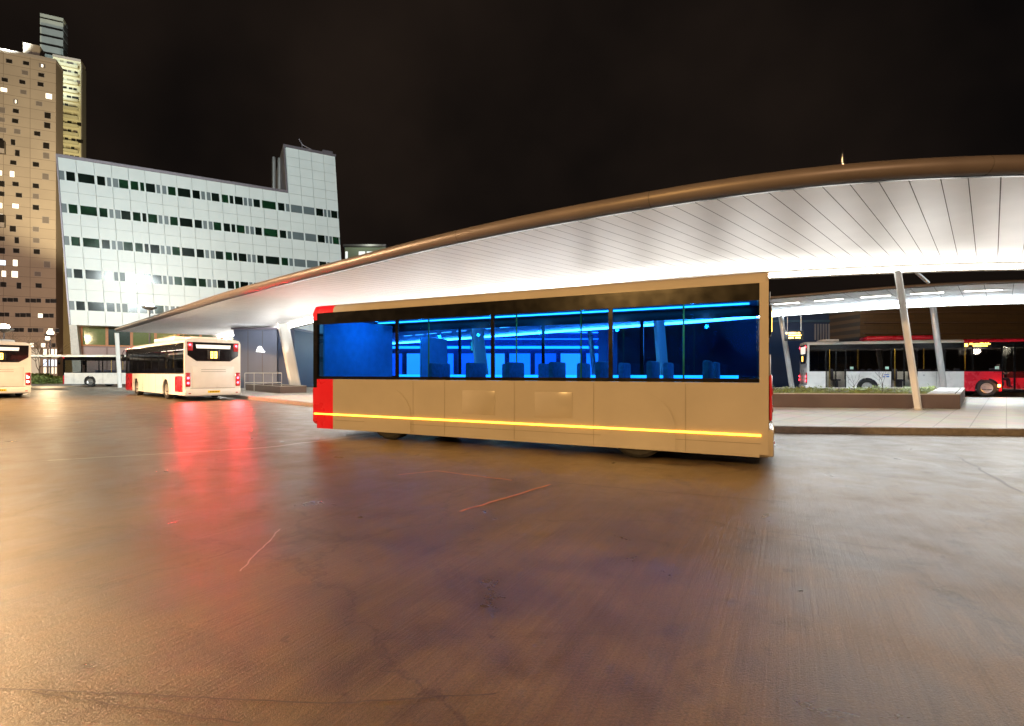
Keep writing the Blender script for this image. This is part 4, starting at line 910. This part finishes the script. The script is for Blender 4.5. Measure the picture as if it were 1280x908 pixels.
lamp('AREA', 'station_ceiling_light', (X(1010, 40), 40, 6.3), (.35, .65, 1), 120, (X(1010, 45), 45, 3), 6, sy=.4)
lamp('AREA', 'wall_washer', (X(1180, 36), 36, 6.8), (1, .7, .35), 60, (X(1180, 41), 41, 4), 14, sy=.4)
# station hall, its blue glow and bands added to fill the bus windows
hb = empty('station_hall', (-20, 62, 0), 0, 'long station hall with added blue glow seen through the windows of the central bus', 'building')
lamp('AREA', 'hall_fill_light', (4, 58, 6.5), (.1, .4, 1), 2500, (4, 62, 2), 44, sy=.5)  # added blue fill on the hall wall
M['hall'] = pb('hall_wall', (.04, .08, .16), .5, var=.2, scale=.3)
part('wall', M['hall'], hb, (0, 52, 0, 9, 0, 6.6))
for k in range(16):
    f = part('window', M['frame_w'], hb, (1+k*3.1, 3.7+k*3.1, -.08, -.003, .7, 3.7)); mt = (em('hall_glow_a', (.15, .55, 1), 2.3400000000000003), em('hall_glow_b', (.08, .3, .9), 1.56), em('hall_glow_c', (.5, .8, .9), 2.6))[k % 3]
    part('pane', mt, f, (1.1+k*3.1, 3.6+k*3.1, -.12, -.081, .8, 3.6))
for (z0, z1, c_, e_) in ((.35, .42, (1, .25, .6), 5), (4.2, 4.5, (.2, .75, 1), 5), (5.3, 5.42, (.1, .4, 1), 4), (6.1, 6.2, (.5, .8, 1), 5)):
    part('added_glow_band', em('hall_added_glow', c_, e_), hb, (.5, 51, -.2, -.003, z0, z1))  # added glowing bands that put streaks of light behind the bus windows
for (px, py) in ((553, 448), (594, 433)):
    s = empty('exit_sign', (X(px, 50), 50, Z(py, 50)), 0, 'small green lit sign seen through the bus windows, %s of the pair' % ('left' if px < 570 else 'right'), 'sign', 'green lit signs')
    part('case', M['board'], s, (-.5, .5, 0, .15, -.5, .5), r=.03); part('lit_face', em('green_face', (.03, 1, .25), 2.0), s, (-.42, .42, -.02, -.003, -.42, .42))
    m = MB(); m.tube([(0, .08, -.5), (0, .08, -s.location.z+.0)], .04); m.build('post', M['steel'], s)
# grey blue pavilion behind the parked bus with a white mark
pv = empty('station_pavilion', (X(292, 40), 40, 0), 0, 'grey blue pavilion wall with a white emblem between the parked bus and the wide column', 'building')
M['pav'] = pb('pavilion_panel', (.15, .17, .22), .45, var=.08, scale=.6)
pw = X(346, 40)-X(292, 40)
part('wall', M['pav'], pv, (0, pw, 0, 5, .15, 4.7)); part('corner_glass', M['navy'], pv, (pw+.003, pw+1.3, .2, 5, .15, 4.7)); part('roof', M['trim'], pv, (-.1, pw+1.4, -.2, 5, 4.703, 4.85))
e = MB(); ex = X(325, 40)-X(292, 40); ez = Z(440, 40); e.prism([(ex-.30, ez), (ex-.14, ez+.38), (ex+.0, ez+.45), (ex+.12, ez+.40), (ex+.30, ez+.08), (ex+.42, ez+.02), (ex+.34, ez-.05)], 'y', -.06, -.003)
e.build('emblem', em('white_emblem', (1, .98, .95), 2.2), pv)
part('panel_joint', M['seam'], pv, (pw/3-.02, pw/3+.02, -.008, -.003, .2, 4.6), (pw*2/3-.02, pw*2/3+.02, -.008, -.003, .2, 4.6))
lamp('AREA', 'pavilion_light', (X(315, 37.5), 37.5, 4.5), (.8, .85, 1), 70, (X(315, 40), 40, 2), 3, sy=.3)

# ------------------------------------------------------------------ street lamps, hedges, left side
def street_lamp(px, py, Y, label, dish=True, power=900, color=(1, .72, .42), s=1.0, two=False):
    zz = Z(py, Y); r_ = empty('street_lamp', (X(px, Y), Y, 0), 0, label, 'street lamp', 'street lamps by the buildings')
    m = MB(); m.tube([(0, 0, .1), (0, 0, zz-.35)], [.09, .06], 10); m.build('pole', M['bronze'], r_, smooth=True)
    m = MB(); m.lathe([(0, zz-.35), (.10, zz-.34), (.62*s, zz-.12), (.68*s, zz), (.60*s, zz-.02)], 'z', (0, 0, 0), 20); m.build('bowl', M['steel'], r_, smooth=True)
    m = MB(); m.lathe([(0, zz-.1), (.28*s, zz-.02), (.38*s, zz+.15), (.3*s, zz+.33), (0, zz+.42)], 'z', (0, 0, 0), 18); m.build('globe', em('lamp_globe', (1, .82, .58), 22), r_, smooth=True)
    l = lamp('POINT', 'street_and_fill_light', (0, 0, zz+.9), color, power, size=.35); l.parent = r_
    return r_
street_lamp(187, 384, 52, 'bright street lamp in front of the white office block, above the canopy edge', power=900)
street_lamp(5, 411, 44, 'bowl shaped street lamp above the roof of the left bus', power=1500)
street_lamp(63, 418, 58, 'higher of two close street lamps between the tan tower and the office block', power=1500, s=.8)
street_lamp(60, 425, 60, 'lower of two close street lamps between the tan tower and the office block', power=700, s=.6)
random.seed(4)
def hedge(label, x0, x1, y, h):
    m = MB()
    for _ in range(2600):
        c_ = Vector((random.uniform(x0, x1), y+random.uniform(-.6, .6), .13+random.random()**.6*h*(.75+.25*math.sin(random.uniform(0, 6))))); s = random.uniform(.06, .13); v = Vector((random.gauss(0, 1), random.gauss(0, 1), random.gauss(0, 1))).normalized(); u_ = v.orthogonal().normalized()
        m.add([c_-v*s, c_+u_*s*.6, c_+v*s, c_-u_*s*.6], [(0, 1, 2, 3)])
    tag(m.build('hedge', M['leaf']), label, 'hedge', 'hedges by the road')
hedge('taller mossy hedge just right of the left bus', X(38, 54), X(60, 54), 54, 1.1)
hedge('low clipped hedge between the lamp posts and the leaning pier', X(64, 55), X(86, 55), 55, .8)
